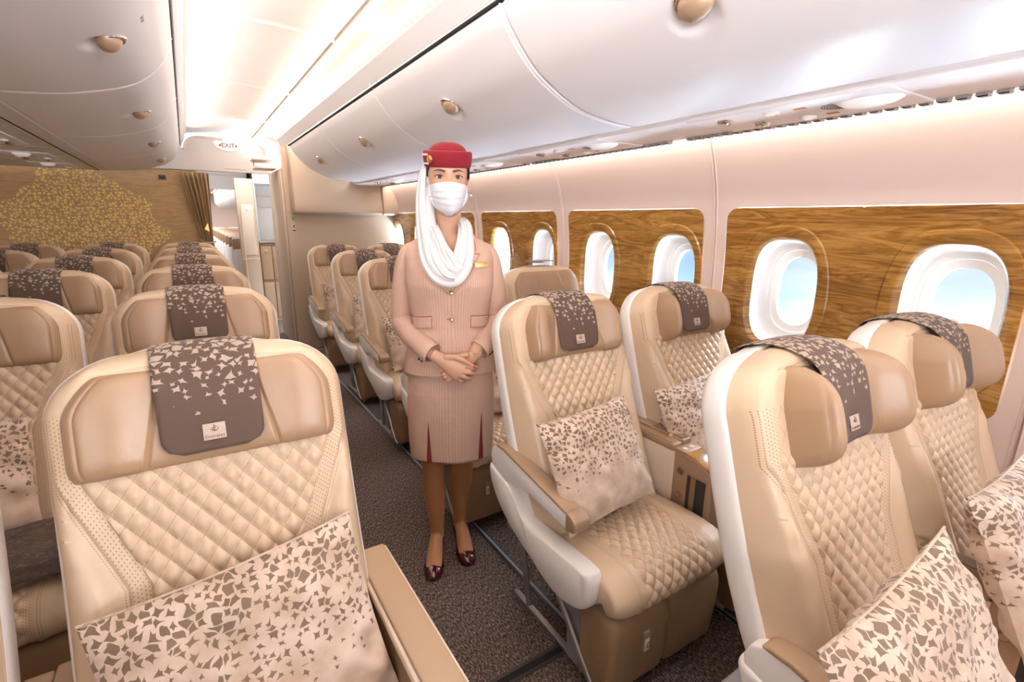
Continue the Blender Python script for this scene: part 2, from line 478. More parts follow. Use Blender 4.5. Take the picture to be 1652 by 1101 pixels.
    def lathe(s, prof, n, mat, c=(0, 0, 0), sx=1.0, sy=1.0, axis='z'):
        def fn(i, j):
            a = 2 * PI * j / n; r, h = prof[i]
            x, y = r * math.cos(a) * sx, r * math.sin(a) * sy
            if axis == 'z': return (c[0] + x, c[1] + y, c[2] + h)
            if axis == 'x': return (c[0] + h, c[1] + x, c[2] + y)
            return (c[0] + x, c[1] + h, c[2] + y)
        s.grid(len(prof) - 1, n, fn, mat, cv=True)
        return s
    def mesh(s, name, angle=38):
        me = bpy.data.meshes.new(name)
        me.from_pydata(s.v, [], s.f)
        for m in s.mats: me.materials.append(MATS[m])
        uvl = me.uv_layers.new(name='UVMap')
        flat = [c for uv in s.uv for p in uv for c in p]
        uvl.data.foreach_set('uv', flat)
        me.polygons.foreach_set('material_index', s.mi)
        me.validate()
        bm = bmesh.new(); bm.from_mesh(me)
        bmesh.ops.recalc_face_normals(bm, faces=bm.faces[:])
        bm.to_mesh(me); bm.free()
        me.polygons.foreach_set('use_smooth', [True] * len(me.polygons))
        me.set_sharp_from_angle(angle=math.radians(angle))
        return me

def link(name, me, parent=None, loc=(0, 0, 0), rot=(0, 0, 0), label=None):
    o = bpy.data.objects.new(name, me)
    COL.objects.link(o)
    o.location = loc; o.rotation_euler = rot
    if parent: o.parent = parent
    if label: o['label'] = label
    return o
def empty(name, loc, label, cat, group=None, rot=(0, 0, 0)):
    o = bpy.data.objects.new(name, None); COL.objects.link(o)
    o.empty_display_size = .1
    o.location = loc; o.rotation_euler = rot
    tag(o, label, cat, group)
    return o
def tag(o, label, cat, group=None):
    o['label'] = label; o['category'] = cat
    if group: o['group'] = group
    return o
def struct(name, mb, parent=None, angle=38, loc=(0, 0, 0)):
    o = link(name, mb.mesh(name, angle), parent, loc)
    if not parent: o['kind'] = 'structure'
    return o
def smooth(a, b, x):
    t = max(0., min(1., (x - a) / (b - a))); return t * t * (3 - 2 * t)
def lerp(a, b, t): return a + (b - a) * t
def interp(tab, x):
    if x <= tab[0][0]: return tab[0][1]
    for (a, va), (b, vb) in zip(tab, tab[1:]):
        if x <= b:
            t = (x - a) / (b - a) if b > a else 0
            return va + (vb - va) * t
    return tab[-1][1]
def text_mesh(name, txt, size, mat, extrude=.0004, font_align='CENTER'):
    cu = bpy.data.curves.new(name, 'FONT'); cu.body = txt; cu.size = size; cu.extrude = extrude
    cu.align_x = font_align; cu.align_y = 'CENTER'
    o = bpy.data.objects.new(name, cu); COL.objects.link(o)
    dg = bpy.context.evaluated_depsgraph_get()
    me = bpy.data.meshes.new_from_object(o.evaluated_get(dg))
    bpy.data.objects.remove(o, do_unlink=True)
    me.materials.clear(); me.materials.append(MATS[mat])
    return me
# ================================================================== ROOM
def catmull(pts, n):
    out = []
    P = [Vector(p) for p in pts]
    P = [P[0] * 2 - P[1]] + P + [P[-1] * 2 - P[-2]]
    segs = len(P) - 3
    for k in range(n + 1):
        t = k / n * segs; i = min(int(t), segs - 1); u = t - i
        a, b, c, d = P[i:i + 4]
        out.append(.5 * ((2 * b) + (c - a) * u + (2 * a - 5 * b + 4 * c - d) * u * u + (3 * b - a - 3 * c + d) * u ** 3))
    return out

YB = 7.05          # rear bulkhead of the centre block
YR = 6.02          # rear bulkhead behind the window pair
# floor
mb = MB(); mb.box(-4.1, 2.3, -2.6, 24, -.05, 0, 'carpet')
struct('floor', mb)
mb = MB()
for x in (1.055, 1.62, .24, -.34, -.98):
    mb.box(x - .017, x + .017, -2, 6.9, 0, .006, 'dark_plastic', .002)
    mb.box(x - .006, x + .006, -2, 6.9, .0062, .0085, 'grey_plastic')
struct('trim_1', mb)
mb = MB()
mb.box(.36, 1.04, 1.105, 1.117, 0, .004, 'dark_plastic'); mb.box(.36, 1.04, 1.14, 1.152, 0, .004, 'dark_plastic')
mb.box(.36, 1.04, 1.118, 1.139, 0, .0025, 'black_gap')
struct('trim_2', mb)

# ceiling shell
mb = MB()
mb.box(-4.1, 2.3, -2.6, 7.0, 2.62, 2.66, 'ceiling_white')
struct('ceiling', mb)
CY = [-1.0, .3, 1.65, 3.0, 4.4, 5.75, 6.98]
for k in range(6):                 # arched aisle ceiling panels
    y0, y1 = CY[k], CY[k + 1]
    mb = MB()
    prof = catmull([(.075, 2.36), (.11, 2.42), (.18, 2.435), (.45, 2.45), (.70, 2.435), (.785, 2.425)], 26)
    def fn(i, j, y0=y0, y1=y1):
        p = prof[i]; t = j / 14
        y = lerp(y0, y1, t)
        e = min(t, 1 - t) * (y1 - y0)
        dz = .010 * math.exp(-(e / .02) ** 2) - .004 * (1 - smooth(0, .3, e))
        return (p[0], y, p[1] - dz)
    js = [0, .004, .01, .018, .03, .06, .2, .5, .8, .94, .97, .982, .99, .996, 1]
    def fn2(i, j, y0=y0, y1=y1):
        t = js[j]; p = prof[i]; y = lerp(y0, y1, t); e = min(t, 1 - t) * (y1 - y0)
        return (p[0], y, p[1] - (.012 * math.exp(-(e / .016) ** 2) if e < .06 else 0))
    mb.grid(26, 14, fn2, 'ceiling_white')
    o = link('ceiling_panel', mb.mesh('ceiling_panel'))
    o['kind'] = 'structure'; o.name = 'trim_%d' % (3 + k)
# right cove surface and its lengthwise seam
mb = MB()
prof = catmull([(.79, 2.425), (.86, 2.44), (.95, 2.43), (1.03, 2.38), (1.06, 2.30), (1.06, 2.24)], 20)
mb.grid(20, 1, lambda i, j: (prof[i][0], (-2.4, 6.98)[j], prof[i][1]), 'ceiling_white')
prof2 = catmull([(.075, 2.36), (.04, 2.33), (0, 2.34), (-.05, 2.4)], 8)
mb.grid(8, 1, lambda i, j: (prof2[i][0], (-2.4, 6.98)[j], prof2[i][1]), 'ceiling_white')
mb.box(.783, .789, -2.4, 6.98, 2.414, 2.424, 'beige_panel')
struct('trim_9', mb)
# cove vents: rows of thin slots
mb = MB()
for (ya, yb) in ((1.35, 2.55), (2.8, 3.75)):
    n = int((yb - ya) / .034)
    for i in range(n):
        y = ya + i * .034
        mb.box(.86, .95, y, y + .0045, 2.429, 2.438, 'brown_plastic')
        if i % 2 == 0: mb.box(.985, 1.015, y, y + .0045, 2.391, 2.41, 'brown_plastic')
struct('trim_10', mb)

# ------------------------------------------------------------------ overhead bins
def bin_face(prof, n=64):
    pr = catmull(prof, n)
    nor = []
    for i in range(len(pr)):
        d = pr[min(i + 1, n)] - pr[max(i - 1, 0)]
        nor.append(Vector((d[1], -d[0])).normalized())
    return pr, nor
RP = [(.955, 2.205), (.995, 2.135), (1.11, 2.015), (1.285, 1.925), (1.45, 1.893), (1.62, 1.885)]
LP = [(.045, 2.265), (-.01, 2.15), (-.12, 2.055), (-.32, 1.995), (-.47, 1.975), (-.61, 1.968)]
def bin_meshes(P, side, hx):
    """side +1: window-side bin, its face looks towards -x. hx: handle x"""
    pr, nor = bin_face(P)
    N = len(pr) - 1
    # make the normal point out into the aisle (downwards)
    nor = [(-v if v[1] > 0 else v) for v in nor]
    hi = min(range(N + 1), key=lambda i: abs(pr[i][0] - hx))
    LEN = 1.345
    ys = [0, .003, .007, .013, .02] + [.02 + (LEN - .04) * k / 110 for k in range(1, 110)] + [LEN - .02, LEN - .013, LEN - .007, LEN - .003, LEN]
    yh = LEN / 2
    arc = [0]
    for i in range(1, N + 1): arc.append(arc[-1] + (pr[i] - pr[i - 1]).length)
    def fn(i, j):
        p, n = pr[i], nor[i]; y = ys[j]
        e = min(y, LEN - y); et = min(arc[i], arc[N] - arc[i])
        d = -.010 * (1 - smooth(0, .012, e)) - .010 * (1 - smooth(0, .012, et))
        q = ((y - yh - .02) / .075) ** 2 + ((arc[i] - arc[hi] - .028) / .052) ** 2
        if q < 1: d -= .016 * (1 - q) ** .6
        return (p[0] + n[0] * d, y, p[1] + n[1] * d)
    mb = MB(); mb.grid(N, len(ys) - 1, fn, 'bin_white')
    door = mb.mesh('bin_door', 60)
    # the fixed rib between two bins, the box behind the door
    mb = MB()
    def rb(i, j):
        p, n = pr[i], nor[i]
        w = (-.005, -.003, .003, .005)[j]; d = (-.03, -.001, -.001, -.03)[j]
        return (p[0] + n[0] * d, w, p[1] + n[1] * d)
    mb.grid(N, 3, rb, 'bin_white')
    rib = mb.mesh('seam_rib')
    mb = MB()
    poly = [(p[0] - n[0] * .03, p[1] - n[1] * .03) for p, n in list(zip(pr, nor))[2:-1:4]]
    poly += [(P[-1][0], P[0][1] + .12), (P[0][0] + .07 * side, P[0][1] + .06)]
    mb.prism(poly, 'y', .006, LEN - .006, 'bin_white')
    body = mb.mesh('bin_box')
    # latch
    p, n = pr[hi], nor[hi]
    t = (pr[hi + 1] - pr[hi - 1]).normalized()       # runs down the face
    def W3(a, b, c):  # a along y, b down the face, c out
        return (p[0] + t[0] * b + n[0] * c, yh + a, p[1] + t[1] * b + n[1] * c)
    mb = MB()
    mb.grid(24, 10, lambda i, j: W3(.050 * math.cos(2 * PI * i / 24) * math.cos(j / 10 * PI / 2), .039 * math.sin(2 * PI * i / 24) * math.cos(j / 10 * PI / 2) + .006 * math.sin(j / 10 * PI / 2), -.006 + .038 * math.sin(j / 10 * PI / 2)), 'satin_bronze', cu=True)
    latch = mb.mesh('latch')
    mb = MB()
    pts = [W3(.052 * math.cos(a), .042 * math.sin(a), .004) for a in [PI + PI * k / 16 for k in range(17)]]
    mb.tube(pts, [.001 + .0065 * math.sin(PI * k / 16) for k in range(17)], 8, 'chrome')
    rim = mb.mesh('latch_rim')
    return dict(door=door, rib=rib, body=body, latch=latch, rim=rim)
RB = bin_meshes(RP, 1, 1.10); LB = bin_meshes(LP, -1, -.135)
def place_bin(M, y, label, group):
    t = empty('overhead_bin', (0, y, 0), label, 'overhead bin', group)
    link('bin_box', M['body'], t); d = link('bin_door', M['door'], t); link('seam_rib', M['rib'], t)
    l = link('latch', M['latch'], d, label='bronze oval push latch'); link('latch_rim', M['rim'], l, label='chrome crescent rim of the latch')
    return t
ordn = ['nearest', 'second nearest', 'third nearest', 'farthest']
for k, y in enumerate([-1.12, .235, 1.59, 2.935, 4.28]):
    lab = ['x', 'white overhead bin above the window seats, nearest one, its latch cut by the top edge',
           'white curved overhead bin directly right of the red hat, second nearest over the window seats',
           'white curved overhead bin left of the red hat, third nearest over the window seats',
           'white curved overhead bin touching the beige stowage cupboard, farthest over the window seats'][k]
    if k == 0: continue
    place_bin(RB, y, lab, 'white overhead bins above the window pair')
for k, y in enumerate([1.52, 2.87, 4.22, 5.57]):
    lab = 'white curved overhead bin over the centre seats, ' + ['nearest, with the largest latch at top left', 'second nearest to the camera', 'third nearest to the camera', 'farthest, touching the patterned rear wall'][k]
    place_bin(LB, y, lab, 'white overhead bins above the centre block')
place_bin(LB, .17, 'white curved overhead bin over the centre seats, overhead at the top left corner', 'white overhead bins above the centre block')
# top rails
mb = MB()
mb.prism([(.945, 2.215), (.953, 2.222), (.925, 2.290), (.905, 2.300), (.893, 2.292), (.905, 2.282)], 'y', -2.4, 5.98, 'bin_white', .003)
mb.box(.951, .966, -2.4, 5.66, 2.203, 2.213, 'black_gap')
for y in (.235, 1.59, 2.935, 4.28, 5.63): mb.prism([(.943, 2.213), (.9545, 2.2215), (.9265, 2.2915), (.905, 2.3015)], 'y', y - .005, y + .005, 'bin_white')
struct('trim_11', mb)
mb = MB()
mb.prism([(.042, 2.275), (.052, 2.272), (.088, 2.330), (.095, 2.375), (.075, 2.375), (.066, 2.335)], 'y', -2.4, 6.92, 'bin_white', .003)
mb.box(.034, .044, -2.4, 6.92, 2.266, 2.274, 'black_gap')
for y in (1.52, 2.87, 4.22, 5.57): mb.prism([(.040, 2.274), (.0535, 2.2715), (.0895, 2.3295), (.0965, 2.376), (.07, 2.376)], 'y', y - .006, y + .006, 'bin_white')
struct('trim_12', mb)
# small notice beside the nearest latch of the centre bins
mb = MB(); mb.box(-.016, .016, -.032, .032, -.0010, .0010, 'cream_plastic'); mb.box(-.012, -.002, -.024, .024, -.0018, -.0009, 'grey_plastic'); mb.box(.002, .012, -.024, -.006, -.0018, -.0009, 'grey_plastic'); mb.box(.002, .012, .006, .024, -.0018, -.0009, 'grey_plastic')
tag(link('notice', mb.mesh('notice'), None, (-.050, 2.14, 2.1075), (0, math.radians(-40), 0)), 'small square notice on the nearest centre bin, right of its latch', 'notice')
# placards on the right rail
pl = MB(); pl.box(-.0008, .0008, -.035, .035, -.019, .019, 'cream_plastic')
pl.box(-.0014, -.0008, -.026, -.006, -.010, .010, 'grey_plastic'); pl.box(-.0016, -.0012, -.022, -.010, -.006, .006, 'cream_plastic')
pl.box(-.0014, -.0008, .006, .024, .002, .006, 'grey_plastic'); pl.box(-.0014, -.0008, .006, .018, -.008, -.004, 'grey_plastic')
plm = pl.mesh('placard')
for y, l in ((1.98, 'nearest'), (3.32, 'middle'), (4.5, 'farthest')):
    o = link('placard', plm, None, (.932, y, 2.255), (0, math.radians(-22), 0))
    tag(o, 'small printed placard on the rail above the window-side bins, ' + l + ' one', 'placard', 'placards on the bin rail')

# ------------------------------------------------------------------ underside of the window-side bins (service channel)
mb = MB()
mb.prism([(1.62, 1.885), (1.628, 1.873), (1.70, 1.868), (1.93, 1.872), (1.975, 1.880), (1.985, 1.897), (1.975, 1.915), (1.62, 1.93)], 'y', -2.4, 5.98, 'bin_white', .002)
mb.prism([(1.585, 1.905), (1.60, 1.893), (1.625, 1.878), (1.625, 1.905)], 'y', -2.4, 5.98, 'bin_white')
struct('trim_13', mb)
sl = MB()                                  # slotted air outlet rail
for i in range(150):
    y = -.8 + i * .045
    if abs(((y + .2) % 1.2) - .6) < .03: continue
    sl.box(1.928, 1.966, y, y + .027, 1.8635, 1.879, 'grey_plastic')
    sl.box(1.933, 1.961, y + .003, y + .024, 1.8622, 1.8637, 'black_gap')
    sl.box(1.945, 1.949, y + .001, y + .026, 1.8610, 1.8637, 'bin_white')
struct('trim_14', sl)
def psu_meshes():
    out = {}
    mb = MB(); mb.prism([(-.15, -.33), (.15, -.33), (.15, .33), (-.15, .33)], 'z', -.004, .004, 'bin_white', .003)
    out['panel'] = mb.mesh('p')
    mb = MB(); mb.lathe([(.0, -.022), (.03, -.020), (.06, -.013), (.075, -.004), (.078, .002)], 32, 'lamp_glow', (0, 0, 0), .70, 1.15)
    out['lamp'] = mb.mesh('l')
    mb = MB(); mb.lathe([(.0, -.010), (.012, -.012), (.018, -.008), (.021, -.012), (.026, -.006), (.028, .002)], 20, 'chrome')
    out['nozzle'] = mb.mesh('n')
    mb = MB()
    for r in range(1, 7):
        for a in range(0, 12 + 2 * r):
            t = PI * a / (11 + 2 * r); x, y = r * .008 * math.cos(t), r * .008 * math.sin(t)
            mb.box(x - .0015, x + .0015, y - .0015, y + .0015, -.0055, -.0035, 'grey_plastic')
    out['grille'] = mb.mesh('g')
    mb = MB(); mb.lathe([(.0, -.008), (.010, -.010), (.017, -.006), (.019, .002)], 16, 'lamp_glow')
    mb.lathe([(.019, -.004), (.024, -.009), (.028, .002)], 20, 'white_plastic')
    out['reading'] = mb.mesh('r')
    mb = MB(); mb.box(-.008, .008, -.018, .018, -.006, -.003, 'amber_mark'); out['mark'] = mb.mesh('m')
    return out
PM = psu_meshes()
def place_psu(x, y, z, label, group, sgn=1):
    t = empty('service_panel', (x, y, z), label, 'service panel', group)
    link('plate', PM['panel'], t)
    link('lamp', PM['lamp'], t, (-.02, -.23, -.003), label='glowing white oval lamp')
    for dx, dy in ((-.07, .22), (.07, .16)): link('air_nozzle', PM['nozzle'], t, (dx * sgn, dy, -.004), label='chrome air nozzle')
    for dx, dy in ((-.08, .04), (.08, .0)): link('reading_light', PM['reading'], t, (dx * sgn, dy, -.004), label='round bright reading light')
    link('speaker_grille', PM['grille'], t, (-.01, -.14, 0), (0, 0, -PI / 2 * 0))
    for dx, dy in ((-.07, -.05), (.08, -.08)): link('sign_lens', PM['mark'], t, (dx * sgn, dy, 0), label='small amber sign')
    return t
for k, (y, l) in enumerate(((1.0, 'nearest, above the window at the right edge'), (2.15, 'second nearest, right of the red hat'), (3.2, 'third nearest, just beside the red hat'), (5.0, 'farthest, beside the beige stowage cupboard'))):
    place_psu(1.775, y, 1.8695, 'service panel above the window seats, ' + l, 'service panels above the window pair')
# underside of the centre bins
mb = MB()
mb.prism([(-.61, 1.968), (-.61, 1.99), (-2.2, 1.99), (-2.2, 1.965), (-.72, 1.962)], 'y', -2.4, 6.95, 'ceiling_white')
mb.prism([(-.575, 1.985), (-.59, 1.974), (-.612, 1.966), (-.612, 1.985)], 'y', -2.4, 6.95, 'bin_white')
mb.box(-.706, -.702, -2.4, 6.95, 1.958, 1.963, 'black_gap')
mb.box(-.722, -.713, -2.4, 6.95, 1.955, 1.963, 'cream_plastic')
for y in (3.9, 4.9, 5.35, 6.05): mb.box(-2.1, -.72, y - .003, y + .003, 1.9595, 1.963, 'beige_panel')
struct('trim_15', mb)
for k, (y, l) in enumerate(((4.45, 'nearest at the left edge'), (5.65, 'middle one, left of the patterned wall top'), (6.55, 'farthest against the patterned wall'))):
    place_psu(-.98, y, 1.958, 'service panel under the centre bins, ' + l, 'service panels above the centre block', -1)

# ------------------------------------------------------------------ side wall
XW = [(0, 2.05), (.3, 2.10), (.6, 2.135), (.87, 2.155), (1.2, 2.168), (1.4, 2.16), (1.57, 2.14), (1.7, 2.112), (1.82, 2.07), (1.90, 2.03), (1.98, 1.985)]
_xw = catmull([(a, b) for a, b in XW], 200)
def xw(z): return interp([(p[0], p[1]) for p in _xw], z)
XWT = [(i / 200 * 1.98, xw(i / 200 * 1.98)) for i in range(201)]
def xw(z):
    f = max(0, min(199.999, z / 1.98 * 200)); i = int(f); return lerp(XWT[i][1], XWT[i + 1][1], f - i)
M0 = [1.53 + 1.18 * k for k in range(-3, 4)]
ZT, ZB = 1.572, .872
mb = MB()
for m in M0:
    ya, yb = m, m + 1.18
    def wallgrid(y0, y1, z0, z1, nz, rec=0.0):
        mb.grid(2, nz, lambda i, j: (xw(lerp(z0, z1, j / nz)) + rec, lerp(y0, y1, i / 2), lerp(z0, z1, j / nz)), 'wall_cream')
    wallgrid(ya + .012, yb - .012, ZT + .03, 1.98, 14)
    wallgrid(ya + .012, yb - .012, 0, ZB - .03, 14)
    # frame ring around the rounded wood opening
    NN = 96
    def rr(k, hw, hh, r):
        a = 2 * PI * k / NN; c, s_ = math.cos(a), math.sin(a)
        lo, hi = 0, 2
        for _ in range(26):
            mid = (lo + hi) / 2
            qx, qy = abs(c * mid) - (hw - r), abs(s_ * mid) - (hh - r)
            d = math.hypot(max(qx, 0), max(qy, 0)) + min(max(qx, qy), 0) - r
            if d < 0: lo = mid
            else: hi = mid
        return c * lo, s_ * lo
    cy, cz = (ya + yb) / 2, (ZT + ZB) / 2
    lv = [((yb - ya) / 2 - .012, (ZT - ZB) / 2 + .03, .0005, 0), ((yb - ya) / 2 - .058, (ZT - ZB) / 2 + .004, .055, 0), ((yb - ya) / 2 - .066, (ZT - ZB) / 2 - .004, .05, .008), ((yb - ya) / 2 - .095, (ZT - ZB) / 2 - .034, .05, .014)]
    def ring(i, j):
        hw, hh, r, dx = lv[i]; p = rr(j, hw, hh, r)
        return (xw(cz + p[1]) + dx, cy + p[0], cz + p[1])
    mb.grid(3, NN, ring, 'wall_cream', cv=True)
    for a0, a1 in ((ya + .010, ya + .052), (yb - .052, yb - .010)): wallgrid(a0, a1, ZB - .035, ZT + .035, 10, .003)
    wallgrid(ya + .01, yb - .01, ZT + .012, ZT + .04, 2, .003); wallgrid(ya + .01, yb - .01, ZB - .04, ZB - .012, 2, .003)
struct('wall_right', mb, angle=30)
mb = MB()
for m in M0 + [M0[-1] + 1.18]:      # joints between the wall panels: two ridges and a groove
    def jf(i, j, m=m):
        z = 1.98 * j / 60
        d, dy = ((.006, -.014), (-.002, -.012), (-.004, -.007), (.004, -.0035), (.010, 0), (.004, .0035), (-.004, .007), (-.002, .012), (.006, .014))[i]
        return (xw(z) + d, m + dy, z)
    mb.grid(8, 60, jf, 'wall_cream')
struct('trim_16', mb)
WZ = 1.205
def se(k, n, hw, hh, e=2.9):
    a = 2 * PI * k / n; c, s_ = math.cos(a), math.sin(a)
    return (math.copysign(abs(c) ** (2 / e), c) * hw, math.copysign(abs(s_) ** (2 / e), s_) * hh)
wn = 0
for q, m in enumerate(M0):
    ya, yb = m + .064, m + 1.18 - .064
    split = m + .545
    mb = MB(); NN = 120
    mb.grid(2, 20, lambda i, j: (xw(lerp(ZB + .003, ZT - .003, j / 20)) + .0015, split - .05 + .05 * i, lerp(ZB + .003, ZT - .003, j / 20)), lambda i, j: 'walnut' if (j < 1 or j > 18) else None)
    for wi, wy in enumerate((m + .255, m + .835)):
        c0, c1 = (ya, split) if wi == 0 else (split, yb)
        cyc, czc = wy, WZ
        def outer(k):
            a = 2 * PI * k / NN; e = se(k, NN, .148, .238)
            d = Vector(e).normalized()
            lo, hi = 0, 2
            R_ = .052
            for _ in range(28):
                mid = (lo + hi) / 2
                y, z = cyc + d[0] * mid, czc + d[1] * mid
                # rounded rectangle of the whole panel, cut by the split line
                qx, qy = abs(y - (ya + yb) / 2) - ((yb - ya) / 2 - R_), abs(z - (ZT + ZB) / 2) - ((ZT - ZB) / 2 - R_)
                sd = math.hypot(max(qx, 0), max(qy, 0)) + min(max(qx, qy), 0) - R_
                cut = (y - split) if wi == 0 else (split - y)
                if max(sd, cut) < 0: lo = mid
                else: hi = mid
            return lo, d
        OUT = [outer(k) for k in range(NN)]
        LV = [(-1, .028), (0, .010), (.006, -.002), (.014, -.006), (.030, -.008), (.050, -.007), (.0555, .001), (.061, -.0005), (.075, 0)]
        def wg(i, j):
            r1, d = OUT[j]; e = se(j, NN, .148, .238); r0 = math.hypot(*e)
            if i == 0: r, dx = r0 - .006, .022
            elif i < len(LV):
                r, dx = min(r0 + LV[i][0], r1), LV[i][1]
            else:
                t = (i - len(LV) + 1) / 6; a = min(r0 + .075, r1); r, dx = lerp(a, r1, t), 0
            y, z = cyc + d[0] * r, czc + d[1] * r
            return (xw(z) - .003 + dx, y, z)
        mb.grid(len(LV) + 5, NN, wg, 'walnut', cv=True)
        # funnel and pane of each window
        wn += 1
        fb = MB()
        LF = [(1.0, .018, 0), (.985, .03, 0), (.95, .075, 0), (.86, .115, 0), (.80, .12, 0), (.79, .135, 0)]
        def fg(i, j):
            sc, dx, _ = LF[i]; e = se(j, NN, .148, .238, 2.9 - .35 * i / 5)
            return (xw(WZ) + dx + (xw(WZ + e[1] * sc) - xw(WZ)) * (1 - i / 5), wy + e[0] * sc, WZ + e[1] * sc)
        fb.grid(5, NN, fg, 'funnel_white', cv=True)
        # outer frame plate out to the fuselage skin (seals the cell)
        def og(i, j):
            s_ = (.79, .62, .62)[i]; dx = (.135, .145, .17)[i]; e = se(j, NN, .148, .238, 2.5)
            return (xw(WZ) + dx, wy + e[0] * s_, WZ + e[1] * s_ * 1.05)
        fb.grid(2, NN, og, 'funnel_white', cv=True)
        wo = link('window_%d' % wn, fb.mesh('window'), None); wo['kind'] = 'structure'
        pb = MB(); ids = []
        for j in range(NN):
            e = se(j, NN, .148 * .63, .238 * .66, 2.5); pb.v.append((xw(WZ) + .155, wy + e[0], WZ + e[1]))
        pb.face(range(NN), 'window_pane')
        link('pane', pb.mesh('pane'), wo)
        # little shade knob at the foot
        kb = MB(); kb.lathe([(0, -.014), (.010, -.012), (.013, -.004), (.007, 0), (.015, .004)], 16, 'chrome', (xw(1.0) + .005, wy - .075, .997), axis='x')
        link('shade_knob', kb.mesh('knob'), wo)
    struct('trim_%d' % (17 + q), mb, angle=50)
# outer skin above / below the windows keeps daylight to the windows only
mb = MB(); mb.box(2.35, 2.37, -2.6, 7.1, -.05, .8, 'galley_white'); mb.box(2.35, 2.37, -2.6, 7.1, 1.62, 2.7, 'galley_white')
struct('trim_24', mb)

# ------------------------------------------------------------------ rear walls
mb = MB(); mb.box(-4.1, .17, YB, YB + .05, 0, 2.03, 'bulkhead_cloth'); mb.box(-4.1, .17, YB - .004, YB, 0, .10, 'tan_plastic')
struct('wall_back', mb)
mb = MB()                                     # arched header over the opening
hp = [(-4.1, 2.0), (-.22, 2.02), (.96, 2.025), (2.3, 2.03), (2.3, 2.62), (-4.1, 2.62)]
mb.prism(hp, 'y', YB - .02, YB + .06, 'ceiling_white', .004)
mb.box(-.222, -.216, YB - .023, YB - .019, 2.02, 2.12, 'beige_panel')
arch = [(.075, 2.05 + .2), (.10, 2.33), (.17, 2.385), (.30, 2.40), (.60, 2.40), (.80, 2.385), (.90, 2.33), (.93, 2.24)]
ap = catmull(arch, 40)
mb.tube([(p[0], YB - .03, p[1]) for p in ap], .022, 10, 'ceiling_white')
mb.box(.46, .68, YB - .023, YB - .02, 2.05, 2.064, 'beige_panel')
struct('trim_25', mb)
mb = MB()                                     # rear wall behind the window pair + the short return along the aisle
mb.box(.935, 2.34, YR, YR + .06, 0, 2.3, 'beige_panel', .012)
mb.box(.935, .985, YR + .02, YB + .05, 0, 2.03, 'beige_panel', .01)
mb.box(.927, .937, YR + .05, YR + .12, .1, 2.0, 'cream_plastic', .004)
struct('wall_aft_right', mb)
mb = MB(); mb.box(-4.15, -4.1, -2.6, 24, 0, 2.66, 'wall_cream'); struct('wall_left', mb)
mb = MB(); mb.box(-4.1, 2.36, -2.66, -2.6, -.05, 2.66, 'wall_cream'); struct('added_wall_front', mb)  # unseen wall added behind the camera to keep sky light out

# EXIT sign
t = empty('exit_sign', (.52, YB - .03, 2.335), 'half-round white exit sign with red lettering hanging over the aisle opening', 'exit sign')
mb = MB()
hs = [(-.145, .0)] + [(.145 * math.cos(PI + PI * k / 28), .085 * math.sin(PI + PI * k / 28)) for k in range(1, 28)] + [(.145, .0), (.12, .02), (-.12, .02)]
mb.prism(hs, 'y', -.035, -.005, 'exit_face', .006); link('sign_body', mb.mesh('s'), t)
mb = MB(); mb.box(-.055, .055, -.02, .0, .02, .085, 'ceiling_white', .004); link('bracket', mb.mesh('s'), t)
o = link('lettering', text_mesh('exit', 'EXIT', .068, 'exit_red', .001), t, (0, -.037, -.022), (PI / 2, 0, 0), 'dark red word EXIT')
mb = MB()
for s_ in (-1, 1):
    mb.prism([(s_ * .075, -.006), (s_ * .075, -.038), (s_ * .096, -.022)], 'y', -.038, -.0355, 'exit_red')
link('arrows', mb.mesh('a'), t, label='dark red arrowheads')

# camera dome panel on the rear wall
t = empty('wall_camera', (-.165, YB, 1.93), 'small dark square camera panel on the patterned rear wall', 'camera panel')
mb = MB(); mb.box(-.045, .045, -.008, 0, -.030, .030, 'tan_plastic', .004); mb.box(-.034, .034, -.011, -.007, -.022, .022, 'dark_plastic', .002); link('plate', mb.mesh('p'), t)
mb = MB(); mb.lathe([(0, -.022), (.008, -.021), (.013, -.014), (.014, -.009)], 16, 'black_gap', axis='y'); link('lens', mb.mesh('p'), t)

# curtain gathered beside the opening
t = empty('curtain', (0, YB, 0), 'brown pleated curtain tied back beside the aisle opening', 'curtain')
mb = MB()
def cur(i, j):
    u = i / 120; z = 1.995 * (1 - j / 60) + .06 * (j / 60)
    # gathered at the tie (z 1.22)
    lft = interp([(0, .17), (1.15, .135), (1.25, .13), (1.6, .07), (2.0, .0)], z)
    rgt = interp([(0, .34), (.9, .30), (1.20, .255), (1.25, .255), (1.6, .27), (2.0, .285)], z)
    x = lerp(lft, rgt, u)
    amp = interp([(0, .028), (1.22, .014), (2, .030)], z)
    y = -.06 + amp * math.sin(u * 2 * PI * 6.5 + .6 * math.sin(z * 3)) + .012 * math.sin(u * 31 + z * 2)
    return (x, y, z)
mb.grid(120, 60, cur, 'curtain_cloth')
link('pleats', mb.mesh('c', 80), t)
mb = MB(); mb.tube([(.12, -.06, 1.235), (.16, -.105, 1.21), (.23, -.105, 1.2), (.275, -.06, 1.215)], .009, 8, 'tan_plastic'); link('tie_back', mb.mesh('c'), t)
mb = MB(); mb.prism([(.175, 1.36), (.215, 1.43), (.225, 1.33)], 'y', -.112, -.106, 'gold_metal'); link('arrow_patch', mb.mesh('c'), t, label='pale triangular patch')

